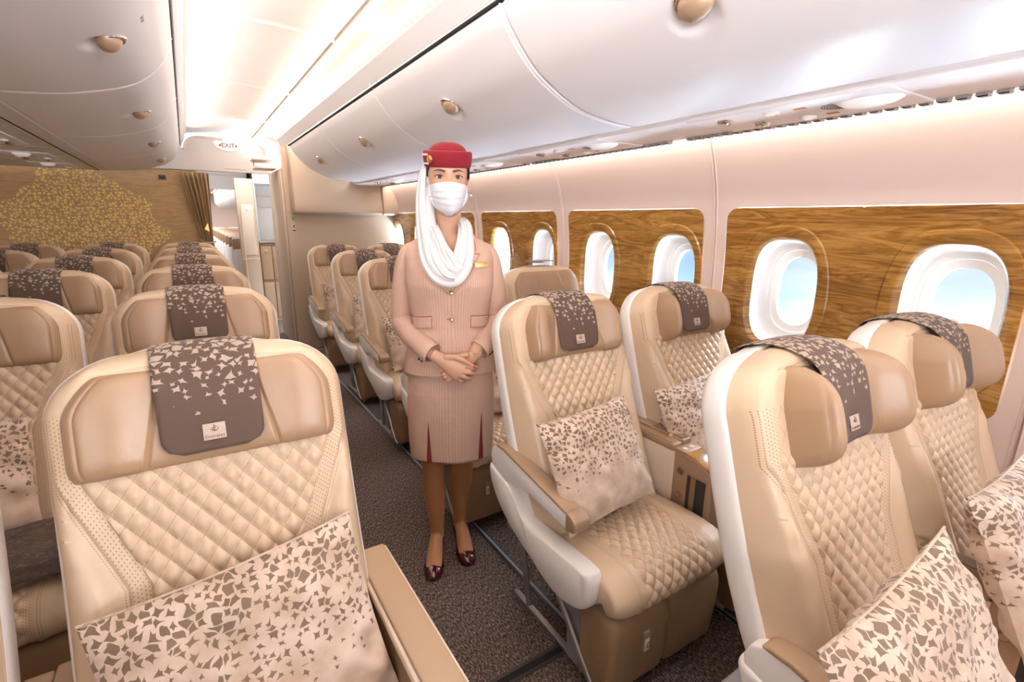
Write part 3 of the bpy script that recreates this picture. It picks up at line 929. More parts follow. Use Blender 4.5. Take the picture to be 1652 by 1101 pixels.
# beige stowage cupboard on the rear wall
t = empty('stowage_cupboard', (0, YR, 0), 'long beige stowage cupboard hanging on the rear wall under the bins', 'cupboard')
prof = [(-.002, 1.545), (-.20, 1.545), (-.235, 1.56), (-.245, 1.60), (-.235, 1.64), (-.15, 2.28), (-.002, 2.28)]
mb = MB(); mb.prism([(p[0], p[1]) for p in prof], 'x', .975, 2.13, 'beige_panel', .012); link('body', mb.mesh('c'), t)
for x0, x1 in ((.985, 1.93), (1.945, 2.12)):
    mb = MB(); mb.prism([(-.205, 1.549), (-.243, 1.566), (-.252, 1.602), (-.240, 1.66), (-.158, 2.27), (-.15, 2.27), (-.22, 1.6)], 'x', x0, x1, 'beige_panel', .004); link('door', mb.mesh('c'), t)
mb = MB(); mb.box(1.935, 1.940, -.250, -.1, 1.55, 2.0, 'satin_bronze'); mb.prism([(-.20, 1.540), (-.24, 1.556), (-.252, 1.60), (-.242, 1.65), (-.155, 2.27), (-.10, 2.27), (-.10, 1.54)], 'x', .968, .975, 'satin_bronze'); link('edge_trim', mb.mesh('c'), t, label='thin bronze edge strips')
# small coloured placard by the cupboard
mb = MB(); mb.box(-.014, .014, -.003, 0, -.10, -.03, 'white_plastic'); mb.box(-.008, .008, -.005, -.003, -.085, -.045, 'red_mark'); mb.box(-.012, .012, -.003, 0, 0, .04, 'green_mark'); mb.box(-.014, .014, -.005, -.003, -.112, -.100, 'black_gap')
tag(link('placard', mb.mesh('c'), None, (1.0, YR, 1.475)), 'tiny red and green safety placard on the beige rear wall', 'placard')

# glass shelf bracket beside the header
mb = MB(); mb.prism([(-.02, -.02), (-.01, .06), (.03, .115), (.27, .115), (.27, .095), (.06, .095), (.02, .02)], 'x', -.01, .01, 'cream_plastic', .003)
t = empty('monitor_housing', (.70, 6.38, 2.02), 'flip-down monitor housing with a bronze rim at the end of the bins', 'monitor housing')
mb = MB(); mb.box(0, .23, -.02, .30, .095, .125, 'cream_plastic', .01); link('housing', mb.mesh('h'), t)
mb = MB(); mb.box(.012, .222, -.03, .22, .005, .025, 'bronze_metal', .006); link('screen_rim', mb.mesh('h'), t)
mb = MB(); mb.prism([(-.03, .01), (-.02, .03), (.06, .12), (.09, .12)], 'x', 0, .012, 'bronze_metal', .002); link('side_arm', mb.mesh('h'), t)

# ------------------------------------------------------------------ galley beyond the opening
t = empty('galley_unit', (0, 0, 0), 'brown and white galley unit seen beyond the aisle opening', 'galley')
mb = MB(); mb.box(.845, 1.75, 8.0, 8.7, 0, 1.14, 'brown_plastic'); link('lower_cabinet', mb.mesh('g'), t)
for k in range(4):
    mb = MB(); mb.box(.855 + k * .15, .995 + k * .15, 7.985, 8.002, .62, 1.10, 'tan_plastic', .006)
    d = link('cart_door', mb.mesh('g'), t)
    mb = MB(); mb.box(.905 + k * .15, .945 + k * .15, 7.97, 7.986, 1.02, 1.045, 'chrome', .003); link('latch', mb.mesh('g'), d, label='chrome latch')
    mb = MB(); mb.box(.855 + k * .15, .995 + k * .15, 7.985, 8.002, .06, .58, 'tan_plastic', .006); link('cart_door', mb.mesh('g'), t)
mb = MB(); mb.box(.845, 1.75, 7.96, 8.7, 1.145, 1.17, 'grey_metal', .004); link('worktop', mb.mesh('g'), t, label='dark steel worktop')
mb = MB(); mb.box(.845, 1.75, 8.40, 8.7, 1.17, 2.3, 'galley_white', .004)
for z in (1.66, 1.80): mb.box(.845, 1.75, 8.36, 8.41, z, z + .018, 'cream_plastic', .004)
mb.box(.845, .865, 8.02, 8.7, 1.17, 2.3, 'galley_white', .004)
mb.box(.845, 1.75, 8.0, 8.7, 1.96, 2.3, 'galley_white', .01)
link('upper_cabinet', mb.mesh('g'), t, label='white recessed upper cabinet')
t = empty('lavatory_wall', (.615, 7.98, 0), 'tall beige partition with a narrow hatch and rail beyond the aisle opening', 'partition')
mb = MB(); mb.box(0, .225, 0, .12, 0, 2.02, 'beige_panel', .01); link('panel', mb.mesh('g'), t)
mb = MB(); mb.box(.045, .20, -.012, .0, .98, 1.68, 'cream_plastic', .01); h = link('hatch', mb.mesh('g'), t)
mb = MB(); mb.lathe([(0, -.01), (.02, -.01), (.022, 0)], 16, 'white_plastic', (.12, -.012, 1.62), axis='y'); link('placard', mb.mesh('g'), h)
mb = MB(); mb.tube([(.045, -.03, 1.60), (.035, -.03, .35)], .008, 8, 'cream_plastic'); mb.tube([(.035, -.03, .35), (.08, -.03, .35), (.08, -.03, .42)], .008, 8, 'cream_plastic'); link('hand_rail', mb.mesh('g'), t)
mb = MB(); mb.box(.0, .225, -.01, 0, .92, .935, 'cream_plastic', .002); link('belt_rail', mb.mesh('g'), t)

# rear cabin: bins and seats far beyond
mb = MB(); mb.box(-4.1, 2.3, 7.12, 24, 2.42, 2.46, 'ceiling_white'); struct('trim_26', mb)
mb = MB(); mb.box(2.28, 2.3, 7.1, 24, 0, 2.5, 'wall_cream'); struct('wall_rear_right', mb)
mb = MB(); mb.box(-4.1, 2.3, 24, 24.05, 0, 2.5, 'wall_cream'); struct('wall_rear', mb)
mb = MB()
mb.prism([(.20, 2.1), (.20, 2.14), (.95, 2.14), (.95, 2.1)], 'y', 8.75, 8.8, 'ceiling_white', .004)
mb.box(.0, .84, 8.76, 8.8, 1.90, 2.44, 'ceiling_white')
struct('trim_27', mb)
RO = ['first', 'second', 'third', 'fourth', 'fifth', 'sixth', 'seventh', 'eighth', 'ninth', 'tenth', 'eleventh', 'twelfth']
rb_ = MB()
rb_.prism([(.78, 1.97), (.80, 1.86), (.90, 1.75), (1.25, 1.68), (2.2, 1.68), (2.2, 2.42), (.9, 2.42)], 'y', 0, .93, 'bin_white', .01)
rbm = rb_.mesh('rear_bin')
hg = MB(); hg.box(.74, .80, .02, .05, 1.97, 2.16, 'cream_plastic', .004); hg.box(.72, .80, .02, .92, 2.16, 2.19, 'cream_plastic', .004); hgm = hg.mesh('rear_bin_rib')
for k in range(9):
    t = empty('overhead_bin', (0, 8.9 + k * .95, 0), 'small white bin in the rear cabin, %s from the opening' % RO[k], 'overhead bin', 'bins in the rear cabin')
    link('body', rbm, t); link('rib', hgm, t)
es = MB()
es.prism([(-.02, .45), (-.14, 1.12), (-.11, 1.17), (-.05, 1.16), (.05, .45)], 'x', -.21, .21, 'grey_plastic', .02)
esb = es.mesh('back')
es = MB(); es.box(-.225, .225, -.165, -.06, 1.0, 1.19, 'tan_leather', .03); esh = es.mesh('head')
es = MB(); es.box(-.22, .22, -.5, .0, .34, .46, 'white_plastic', .04); es.box(-.20, .20, -.44, -.05, .0, .34, 'grey_plastic', .01); esc = es.mesh('base')
es = MB()
for s_ in (-1, 1): es.box(s_ * .235 - .018, s_ * .235 + .018, -.45, -.02, .58, .64, 'white_plastic', .01)
esa = es.mesh('arm')
es = MB(); es.box(-.21, .21, -.175, -.10, .5, 1.02, 'white_cloth', .02); esl = es.mesh('pad')
for k in range(12):
    for q, x in enumerate((.79, 1.32)):
        t = empty('passenger_seat', (x, 9.0 + k * .84, 0), 'small tan-headed rear-cabin seat, %s row, %s one' % (RO[k], ('left', 'right')[q]), 'seat', 'seats in the rear cabin')
        link('backrest', esb, t); link('headrest', esh, t); link('seat_cushion', esc, t); link('armrests', esa, t); link('back_pad', esl, t)
# ================================================================== SEATS
# local frame: y = 0 at the top of the backrest plane, seat looks towards -y
SLP = math.atan(.30)
CS, SN = math.cos(SLP), math.sin(SLP)
ZTOP = 1.228
def bk(x, s, n):
    """x across, s down along the backrest from its top, n out of the backrest (forwards)"""
    return (x, -SN * s - CS * n - .26 * max(0, s - .32) ** 2, ZTOP - CS * s + SN * n)
HW = .272; RC = .125; LB = .85
def hw(s):
    s = max(s, 0)
    w = HW
    if s < RC: w = HW - RC * 1.15 + 1.15 * math.sqrt(max(0, RC * RC - (RC - s) ** 2))
    if s > .55: w -= .012 * smooth(.55, .85, s)
    return w
def arch(x): return -.012 * (1 - (x / .16) ** 2) if abs(x) < .16 else 0
def xq(s): return max(.135, .222 - .40 * max(0, s - .22))
QW, QH = .0405, .054
def QP(s):
    w = hw(s); q = min(xq(s), w * .845); return q, min(PW, (w - q) * .62)
def puff(a, b):
    pa, pb = abs(math.sin(PI * a)), abs(math.sin(PI * b))
    return (pa * pb) ** .52
PW = .028
def back_leather():
    ss = [0, .002, .006, .012, .02, .03] + [.03 + (LB - .03) * k / 190 for k in range(1, 191)]
    # columns: (kind, t0..t1)
    cols = []
    NW, NP, NQ = 9, 3, 84
    for k in range(NW): cols.append(('w', -1, k / NW))
    for k in range(NP): cols.append(('p', -1, k / NP))
    for k in range(NQ + 1): cols.append(('q', 0, k / NQ))
    for k in range(1, NP + 1): cols.append(('p', 1, k / NP))
    for k in range(1, NW + 1): cols.append(('w', 1, k / NW))
    def X(c, s):
        w = hw(s); q, pw = QP(s)
        k, sg, t = c
        if k == 'q': return lerp(-q, q, t)
        if sg < 0:
            if k == 'w': return -w + (w - q - pw) * (1 - (1 - t) ** 2) if t > 0 else -w
            return -q - pw + pw * t
        if k == 'p': return q + pw * t
        return w - (w - q - pw) * (1 - t ** 2) if t < 1 else w
    def dep(x, s):
        w = hw(s); e = min(w - abs(x), s + .001)
        base = -.030 + .082 * (1 - (1 - min(1, max(0, e) / .042)) ** 2) ** .5
        q, pw = QP(s)
        ax = abs(x)
        bol = .020 * smooth(q + pw, q + pw + .05, ax) * smooth(.16, .30, s) * min(1, max(0, e) / .03)
        # waist recess
        n = base + bol
        pip = .004 * math.exp(-((ax - q - pw) / .0035) ** 2) - .004 * math.exp(-((ax - q) / .003) ** 2)
        n += pip * smooth(.2, .22, s)
        # border crease running round the head end
        bd = min(w - ax, s)
        n -= .004 * math.exp(-((bd - .034) / .003) ** 2)
        if ax < q - .001 and s > .12:
            a = x / QW + s / QH; b = x / QW - s / QH
            n += (.0120 * puff(a, b) - .004) * smooth(.195, .225, s)
        return n
    def fn(i, j):
        s = ss[j]; x = X(cols[i], s)
        return bk(x, s + arch(x) * (1 - smooth(0, .12, s)), dep(x, s))
    def mt(i, j):
        a, b = cols[i], cols[i + 1]
        s = ss[j]
        if a[0] == 'q' and b[0] == 'q': return 'quilted_leather' if s > .10 else 'cream_leather'
        if 'p' in (a[0], b[0]) and not ('w' in (a[0], b[0]) and a[1] == -1 and a[0] == 'w'): 
            return 'perforated_leather' if s > .10 else 'cream_leather'
        return 'stitched_leather' if s > .10 else 'cream_leather'
    def uvf(i, j):
        s = ss[j]; x = X(cols[i], s); k = cols[i][0]
        return (x, s)
    mb = MB()
    b0 = len(mb.v)
    mb.grid(len(cols) - 1, len(ss) - 1, fn, mt, uvf=uvf)
    # per-region uv
    NV = len(ss)
    for fi in range(len(mb.f)):
        m = mb.mats[mb.mi[fi]]
        uv = []
        for vi in mb.f[fi]:
            i, j = divmod(vi, NV); s = ss[j]; x = X(cols[i], s)
            q, pw = QP(s)
            if m == 'quilted_leather': uv.append((x / QW + s / QH, x / QW - s / QH))
            elif m == 'perforated_leather': uv.append((abs(x) - q, s))
            else: uv.append((abs(x) - q - pw, s))
        mb.uv[fi] = uv
    return mb.mesh('back_cushion', 60)

def outline(n_arc=10, ins=0.0):
    """closed loop of (x, s) round the backrest, inset by ins"""
    pts = []
    w = HW - ins; r = max(.02, RC - ins * .5); top = ins
    for k in range(n_arc + 1):
        a = PI / 2 * k / n_arc
        pts.append((-w + 1.12 * r * (1 - math.sin(a)) * 1.0, top + r - r * math.cos(PI / 2 - a) * 1.0))
    # that runs from (-w, top+r) .. corner .. ; rebuild properly below
    pts = []
    for k in range(n_arc + 1):
        a = PI / 2 * k / n_arc            # 0 at side, pi/2 at top
        pts.append((-w + 1.15 * r - 1.15 * r * math.cos(a), top + r - r * math.sin(a)))
    xl, xr = pts[-1][0], -pts[-1][0]
    for k in range(1, 8):
        x = lerp(xl, xr, k / 8); pts.append((x, top + arch(x)))
    for k in range(n_arc + 1):
        a = PI / 2 * (1 - k / n_arc)
        pts.append((w - 1.15 * r + 1.15 * r * math.cos(a), top + r - r * math.sin(a)))
    for k in range(1, 9): pts.append((w - .012 * smooth(.55, .85, top + r + k * .08), top + r + (LB - ins - top - r) * k / 8))
    for k in range(1, 6): pts.append((lerp(w - .012, -w + .012, k / 6), LB - ins))
    for k in range(8): pts.append((-w + .012 * smooth(.55, .85, LB - k * .09), LB - ins - (LB - ins - top - r) * k / 8))
    return pts
def back_shell():
    mb = MB()
    rings = []
    for ins, n in ((.010, -.026), (.001, -.026), (-.004, -.032), (-.006, -.042), (-.004, -.078), (.004, -.092), (.02, -.100), (.06, -.106)):
        rings.append([bk(x, s, n) for x, s in outline(10, ins)])
    mb.loft(rings, 'white_plastic')
    return mb.mesh('back_shell', 50)
def piping():
    mb = MB()
    o = outline(10, .004); i0 = len(o) - 8
    pts = o[:10 + 1 + 7 + 11 + 8]
    mb.tube([bk(x, s, -.027) for x, s in pts], .0040, 8, 'cream_leather')
    return mb.mesh('piping')
def headrest(fold):
    NV = 30
    def hwv(v):  # half width down the headrest: chamfered top corners
        w = .236
        if v < .42: w -= .055 * ((.42 - v) / .42) ** 1.7
        if v > .82: w -= .012 * ((v - .82) / .18) ** 2
        return w
    def P(u, v):
        x = u * hwv(v); ax = abs(x)
        s = .034 + .200 * v
        eu = max(0, 1 - abs(u) ** (12 - 5 * fold)) ** .5; ev = max(0, 1 - abs(2 * v - 1) ** (7 - 3.4 * fold)) ** .5
        n0 = .038
        wing = smooth(.085, .17, ax)
        d = .034 + .012 * wing + fold * (.050 * smooth(.06, .20, ax) + .035 * smooth(.10, .22, ax))
        d *= ev ** (.8 if not fold else .9)
        d = d * eu
        sm = ax - (.098 + .040 * (v - .5))                  # slanted seam
        d -= .0055 * math.exp(-(sm / .004) ** 2) * ev * eu
        d -= .004 * math.exp(-((ax - hwv(v) + .022) / .003) ** 2) * ev * eu
        if fold: x *= 1 - (.04 + .14 * fold) * smooth(.10, .23, ax) * 1.0
        return bk(x, s + (.012 * fold * wing * (v - .5)), n0 + d)
    mb = MB()
    def XS(v):      # half-width positions of the columns: they follow the slanted seam and the edge crease
        sx = .098 + .040 * (v - .5); w = hwv(v)
        l = [(sx - .012) * k / 12 for k in range(12)] + [sx - .012 + .024 * k / 10 for k in range(10)]
        l += [lerp(sx + .012, w - .032, k / 10) for k in range(10)] + [w - .032 + .02 * k / 8 for k in range(8)]
        l += [w - .012 * (1 - k / 8) ** 2 for k in range(9)]
        return [-q for q in l[:0:-1]] + l
    TAB = [XS(j / NV) for j in range(NV + 1)]
    NU = len(TAB[0]) - 1
    def uv(i, j):
        v = j / NV; ax = abs(TAB[j][i])
        return (ax - (.098 + .040 * (v - .5)), v * .2)
    mb.grid(NU, NV, lambda i, j: P(TAB[j][i] / hwv(j / NV), j / NV), 'stitched_tan_leather', uvf=uv)
    uu = [q / hwv(0) for q in TAB[0]]
    # close the back
    mb.grid(NU, 1, lambda i, j: bk(uu[i] * hwv(0) * (1 - (.04 + .14 * fold) * (fold > 0) * smooth(.10, .23, abs(uu[i]) * hwv(0))), .034, (.038, .02)[j]), 'tan_leather')
    uu = [q / hwv(1) for q in TAB[-1]]
    mb.grid(NU, 1, lambda i, j: bk(uu[i] * hwv(1) * (1 - (.04 + .14 * fold) * (fold > 0) * smooth(.10, .23, abs(uu[i]) * hwv(1))), .234, (.038, .02)[j]), 'tan_leather')
    return mb.mesh('headrest', 50)
def head_piping(fold):
    mb = MB()
    for sg in (-1, 1):
        pts = []
        for v in [k / 14 for k in range(15)]:
            w = .236 - (.055 * ((.42 - v) / .42) ** 1.7 if v < .42 else 0) - (.012 * ((v - .82) / .18) ** 2 if v > .82 else 0)
            w *= (1 - (.04 + .14 * fold) * (fold > 0))
            pts.append(bk(sg * (w + .001), .034 + .2 * v, .040))
        mb.tube(pts, .0026, 8, 'seam_brown')
    return mb.mesh('head_piping')

def cushion():
    path = catmull([(-.14, .455), (-.22, .478), (-.34, .492), (-.46, .500), (-.555, .500), (-.615, .487), (-.650, .455), (-.662, .42), (-.652, .385), (-.622, .365)], 130)
    NVr = len(path)
    arc = [0]
    for i in range(1, NVr): arc.append(arc[-1] + (path[i] - path[i - 1]).length)
    nor = []
    for i in range(NVr):
        d = path[min(i + 1, NVr - 1)] - path[max(i - 1, 0)]
        nor.append(Vector((-d[1], d[0])).normalized() * (-1))
    nor = [(-n if (n[1] < 0 and i < 60) else n) for i, n in enumerate(nor)]
    # ensure outward: at the front the normal points to -y
    nor = [Vector((-abs(n[0]), n[1])) if i > 70 else n for i, n in enumerate(nor)]
    W = .266
    cols = []
    for k in range(4): cols.append(('s', -1, k / 4))
    for k in range(8): cols.append(('w', -1, k / 8))
    for k in range(3): cols.append(('p', -1, k / 3))
    for k in range(81): cols.append(('q', 0, k / 80))
    for k in range(1, 4): cols.append(('p', 1, k / 3))
    for k in range(1, 9): cols.append(('w', 1, k / 8))
    for k in range(1, 5): cols.append(('s', 1, k / 4))
    def XD(c, j):
        k, sg, t = c
        q = .165 - .02 * smooth(0, .5, arc[j]); pw = .026
        if k == 'q': return lerp(-q, q, t), 0
        if k == 'p': return (-q - pw + pw * t if sg < 0 else q + pw * t), 0
        if k == 'w':
            tt = t if sg > 0 else 1 - t
            x = q + pw + (W - q - pw) * math.sin(tt * PI / 2) ** .9
            return sg * x, .028 * (1 - math.cos(tt * PI / 2))
        tt = t if sg > 0 else 1 - t
        return sg * (W + .002 * math.sin(tt * PI)), .028 + .075 * tt
    def fn(i, j):
        x, dr = XD(cols[i], j); p, n = path[j], nor[j]
        h = 0
        if cols[i][0] == 'q':
            a = x / QW + arc[j] / QH; b = x / QW - arc[j] / QH
            h = (.0115 * puff(a, b) - .004) * smooth(0, .04, arc[j]) * (1 - .8 * smooth(arc[-1] - .09, arc[-1] - .01, arc[j]))
        q = .165 - .02 * smooth(0, .5, arc[j])
        h += .004 * math.exp(-((abs(x) - q - .026) / .0035) ** 2) - .003 * math.exp(-((abs(x) - q) / .003) ** 2)
        return (x, p[0] + n[0] * (h - dr), p[1] + n[1] * (h - dr) if True else 0)
    mb = MB()
    def mt(i, j):
        a, b = cols[i][0], cols[i + 1][0]
        if a == 'q' and b == 'q': return 'quilted_leather'
        if a in 'pq' and b in 'pq': return 'perforated_leather'
        return 'stitched_leather'
    mb.grid(len(cols) - 1, NVr - 1, fn, mt)
    for fi in range(len(mb.f)):
        m = mb.mats[mb.mi[fi]]; uv = []
        for vi in mb.f[fi]:
            i, j = divmod(vi, NVr); x, _ = XD(cols[i], j); q = .165 - .02 * smooth(0, .5, arc[j]); s = arc[j]
            if m == 'quilted_leather': uv.append((x / QW + s / QH, x / QW - s / QH))
            elif m == 'perforated_leather': uv.append((abs(x) - q, s))
            else: uv.append((abs(x) - q - .026, s))
        mb.uv[fi] = uv
    return mb.mesh('seat_cushion', 60)

def leg_rest():
    mb = MB()
    prof = catmull([(-.50, .362), (-.56, .365), (-.605, .358), (-.632, .33), (-.640, .28), (-.635, .18), (-.625, .10), (-.610, .072), (-.57, .062), (-.50, .062)], 40)
    for sg in (-1, 1):
        x0, x1 = .004, .252
        xs = [x0, x0 + .002, x0 + .006, x0 + .014, x0 + .03, .09, .14, .19, x1 - .035, x1 - .02, x1 - .009, x1 - .003, x1]
        rings = []
        for k, x in enumerate(xs):
            e = min(x - x0, x1 - x); ins = .022 * (1 - min(1, e / .022)) ** 2.2 if e < .022 else 0
            c = (-.54, .21)
            ring = []
            for p in prof:
                d = Vector((p[0] - c[0], p[1] - c[1])); L_ = d.length
                q = d * ((L_ - ins) / L_)
                ring.append((sg * x, c[0] + q[0], c[1] + q[1]))
            ring.append((sg * x, -.49, .062)); ring.append((sg * x, -.49, .362))
            rings.append(ring)
        mb.loft(rings, 'brown_leather')
    return mb.mesh('leg_rest', 50)

def arm_low(sg):
    """sculpted white side shell under the armrest"""
    ctrl = [(.0, .620), (-.05, .615), (-.12, .598), (-.165, .570), (-.20, .530), (-.26, .508), (-.40, .508), (-.54, .510), (-.568, .495), (-.576, .46), (-.568, .410), (-.54, .372), (-.48, .350), (-.42, .345), (-.33, .365), (-.22, .405), (-.12, .455), (-.05, .51), (-.01, .565)]
    poly = [tuple(p) for p in catmull([ctrl[-1]] + ctrl, 72)][2:]
    c = (-.30, .46)
    rings = []
    for x, ins in ((.262, .004), (.272, 0), (.300, 0), (.312, .004), (.319, .012), (.322, .022)):
        ring = []
        for p in poly:
            d = Vector((p[0] - c[0], p[1] - c[1])); q = d * ((d.length - ins) / d.length)
            ring.append((sg * x, c[0] + q[0], c[1] + q[1]))
        rings.append(ring)
    mb = MB(); mb.loft(rings, 'white_plastic')
    return mb.mesh('side_shell', 55)
def arm_top(sg):
    mb = MB()
    poly = [(-.005, .635), (.002, .67), (-.010, .702), (-.045, .720), (-.09, .720), (-.47, .656), (-.485, .64), (-.480, .618), (-.44, .607), (-.36, .615), (-.25, .628), (-.17, .610), (-.10, .602)]
    mb.prism(poly, 'x', *(sorted((sg * .266, sg * .318))), 'white_plastic', .006)
    return mb.mesh('armrest')
def arm_cap(sg):
    mb = MB()
    poly = [(-.03, .716), (-.045, .728), (-.09, .729), (-.445, .669), (-.445, .656), (-.09, .714), (-.05, .714)]
    mb.prism(poly, 'x', *(sorted((sg * .264, sg * .320))), 'tan_plastic', .005)
    return mb.mesh('arm_pad')
def arm_end(sg):
    mb = MB()
    poly = [(-.446, .671), (-.470, .667), (-.492, .652), (-.496, .632), (-.485, .614), (-.446, .606)]
    mb.prism(poly, 'x', *(sorted((sg * .261, sg * .323))), 'satin_bronze', .006)
    return mb.mesh('arm_end_cap')
def wide_arm():
    out = {}
    mb = MB(); mb.prism([(-.06, .26), (-.06, .625), (-.58, .625), (-.60, .58), (-.60, .30), (-.56, .24)], 'x', .272, .345, 'brown_plastic', .008); out['side_panel'] = mb.mesh('a')
    mb = MB(); mb.prism([(-.05, .623), (-.05, .643), (-.60, .643), (-.615, .631), (-.605, .615)], 'x', .266, .356, 'cream_plastic', .006); out['arm_rim'] = mb.mesh('a')
    mb = MB(); mb.prism([(-.055, .641), (-.055, .652), (-.59, .652), (-.605, .641)], 'x', .274, .348, 'tan_plastic', .005); out['arm_pad'] = mb.mesh('a')
    return out
def frame_mesh():
    mb = MB()
    for sg in (-1, 1):
        mb.tube([(sg * .245, -.36, .35), (sg * .25, -.375, .27), (sg * .25, -.55, .075), (sg * .24, -.565, .06)], .011, 8, 'grey_metal')
        mb.tube([(sg * .215, -.26, .32), (sg * .215, -.50, .12), (sg * .215, -.53, .07)], .010, 8, 'grey_metal')
        mb.box(sg * .19 - .012, sg * .19 + .012, -.50, -.02, .0, .020, 'grey_metal', .004)
        mb.tube([(sg * .19, -.05, .33), (sg * .19, -.12, .015)], .012, 8, 'grey_metal'); mb.tube([(sg * .19, -.40, .33), (sg * .19, -.46, .015)], .012, 8, 'grey_metal')
    mb.tube([(-.25, -.548, .065), (.25, -.548, .065)], .014, 8, 'grey_metal')
    mb.tube([(-.24, -.28, .33), (.24, -.28, .33)], .02, 10, 'grey_metal')
    mb.box(-.235, .235, -.47, -.40, .05, .34, 'grey_plastic', .008)
    mb.box(-.24, .24, -.60, -.02, .33, .385, 'grey_plastic', .01)
    return mb.mesh('seat_frame')
def tag_mesh():
    mb = MB()
    mb.box(-.135, -.108, -.648, -.636, .215, .285, 'tan_leather', .003)
    mb.box(-.130, -.113, -.650, -.647, .220, .262, 'cream_plastic', .001)
    return mb.mesh('pull_tab')
def buckle_mesh():
    mb = MB()
    mb.box(-.035, .035, -.36, -.325, .50, .516, 'chrome', .005)
    mb.box(.03, .12, -.352, -.332, .498, .508, 'cream_plastic', .003)
    mb.tube([(-.24, -.26, .50), (-.16, -.32, .512), (-.06, -.345, .511), (-.03, -.345, .510)], [(.024, .002)] * 4, 6, 'cream_plastic')
    return mb.mesh('seat_belt')
SM = dict(shell=back_shell(), back=back_leather(), pip=piping(), head0=headrest(0), head1=headrest(1), hp0=head_piping(0), hp1=head_piping(1), headh=headrest(.45), hph=head_piping(.45),
          cush=cushion(), leg=leg_rest(), frame=frame_mesh(), tab=tag_mesh(), belt=buckle_mesh(),
          wide=wide_arm())
for sg in (-1, 1):
    SM['al%d' % sg] = arm_low(sg); SM['at%d' % sg] = arm_top(sg); SM['ac%d' % sg] = arm_cap(sg); SM['ae%d' % sg] = arm_end(sg)
pull_txt = text_mesh('pull', 'Pull', .014, 'emblem_dark', .0003)

def seat(x, y, label, group, fold=0, arm=None, rot=0.0, lit=True, ady=0.0):
    t = empty('cabin_seat', (x, y, 0), label, 'seat', group, (0, 0, rot))
    sh = link('back_shell', SM['shell'], t, label='white moulded rear shell')
    b = link('backrest', SM['back'], t); link('piping', SM['pip'], b)
    fk = 'h' if fold == .5 else str(int(fold))
    h = link('headrest', SM['head' + fk], t, label='darker tan leather headrest'); link('piping', SM['hp' + fk], h)
    link('seat_cushion', SM['cush'], t)
    l = link('leg_rest', SM['leg'], t, label='brown leather leg rest')
    tb = link('pull_tab', SM['tab'], l, label='small tab reading Pull')
    f = link('seat_frame', SM['frame'], t, label='grey metal frame')
    link('seat_belt', SM['belt'], t)
    if lit:
        o = link('pull_lettering', pull_txt, l, (-.1215, -.6507, .241), (PI / 2, PI / 2, 0))
    if arm == 'wide':
        w = link('side_panel', SM['wide']['side_panel'], t, label='brown side panel under the aisle armrest')
        a = link('armrest', SM['wide']['arm_rim'], t); link('arm_pad', SM['wide']['arm_pad'], a, label='tan pad on the armrest')
    elif arm:
        link('side_shell', SM['al%d' % arm], t, (-arm * .010, ady, -.005), label='white curved side shell')
        a = link('armrest', SM['at%d' % arm], t, (-arm * .012, -.012 + ady, -.012 + ady * .2)); link('arm_pad', SM['ac%d' % arm], a, label='tan pad on the armrest'); link('end_cap', SM['ae%d' % arm], a, label='bronze cap at the front of the armrest')
    return t

# ------------------------------------------------------------------ headrest covers
def cover_mesh(fold, s_end=.212, w=.097):
    path = [(.07, -.112), (.02, -.110), (-.012, -.100), (-.022, -.06), (-.020, -.015), (-.009, .020), (.012, .050), (.034, .066), (.06, .078), (.10, .083), (.15, .084), (s_end, .080)]
    if fold: path = [(.05, -.114), (.01, -.111), (-.014, -.100), (-.023, -.06), (-.020, -.015), (-.010, .022), (.008, .052), (.028, .075), (.06, .090), (.10, .093), (.15, .093), (s_end, .092)]
    P = catmull(path, 70)
    arc = [0]
    for i in range(1, 71): arc.append(arc[-1] + (P[i] - P[i - 1]).length)
    LT = arc[-1]; a0 = arc[22]
    NU = 20
    def wid(i):
        r = .035; e = LT - arc[i]
        w_ = w * (1 - .08 * smooth(0, 1, arc[i] / LT))
        if e < r: w_ = w_ - r + math.sqrt(max(0, r * r - (r - e) ** 2))
        return w_
    def fn(i, j, off):
        p = P[i]; d = P[min(i + 1, 70)] - P[max(i - 1, 0)]; n = Vector((-d[1], d[0])).normalized()
        if n[1] < 0 and i > 40: n = -n
        if i <= 40 and n[0] > 0 and p[1] > -.1: n = -n
        x = (-1 + 2 * j / NU) * wid(i)
        wv = .0015 * math.sin(x * 60 + i * .15)
        return bk(x, p[0] + n[0] * (off) + (arch(x) + .012) * (1 - smooth(0, .10, p[0])), p[1] + n[1] * (off) + wv)
    mb = MB()
    mb.grid(70, NU, lambda i, j: fn(i, j, 0), 'cover_cloth', uvf=lambda i, j: (.3 + (-1 + 2 * j / NU) * wid(i), arc[i] - a0 + .0))
    me = mb.mesh('headrest_cover', 80)
    return me, P
def add_solid(o, th=.0016):
    m = o.modifiers.new('thickness', 'SOLIDIFY'); m.thickness = th; m.offset = 0
emt = text_mesh('emirates', 'Emirates', .0098, 'emblem_dark', .0002)
def patch_mesh(n):
    mb = MB()
    a = [bk(x, s, n + d) for d in (0, .0015) for x, s in ((-.0195, .158), (.0195, .158), (.0195, .190), (-.0195, .190))]
    b = len(mb.v); mb.v += a
    for f in ((0, 1, 2, 3), (4, 5, 6, 7), (0, 1, 5, 4), (1, 2, 6, 5), (2, 3, 7, 6), (3, 0, 4, 7)): mb.face([b + i for i in f], 'cover_patch')
    return mb.mesh('patch')
def scroll_mesh(n):
    mb = MB()
    strokes = [[(0, -.006), (.004, -.003), (.001, .0), (-.004, -.001), (-.003, .004), (.003, .005)], [(-.007, .001), (-.003, .006), (.002, .008), (.007, .004), (.006, -.001)], [(0, -.009), (-.001, -.002), (.0, .007)]]
    for st in strokes:
        mb.tube([bk(x, .168 + y * .8, n + .0018) for x, y in st], .0006, 5, 'emblem_dark')
    return mb.mesh('scroll')
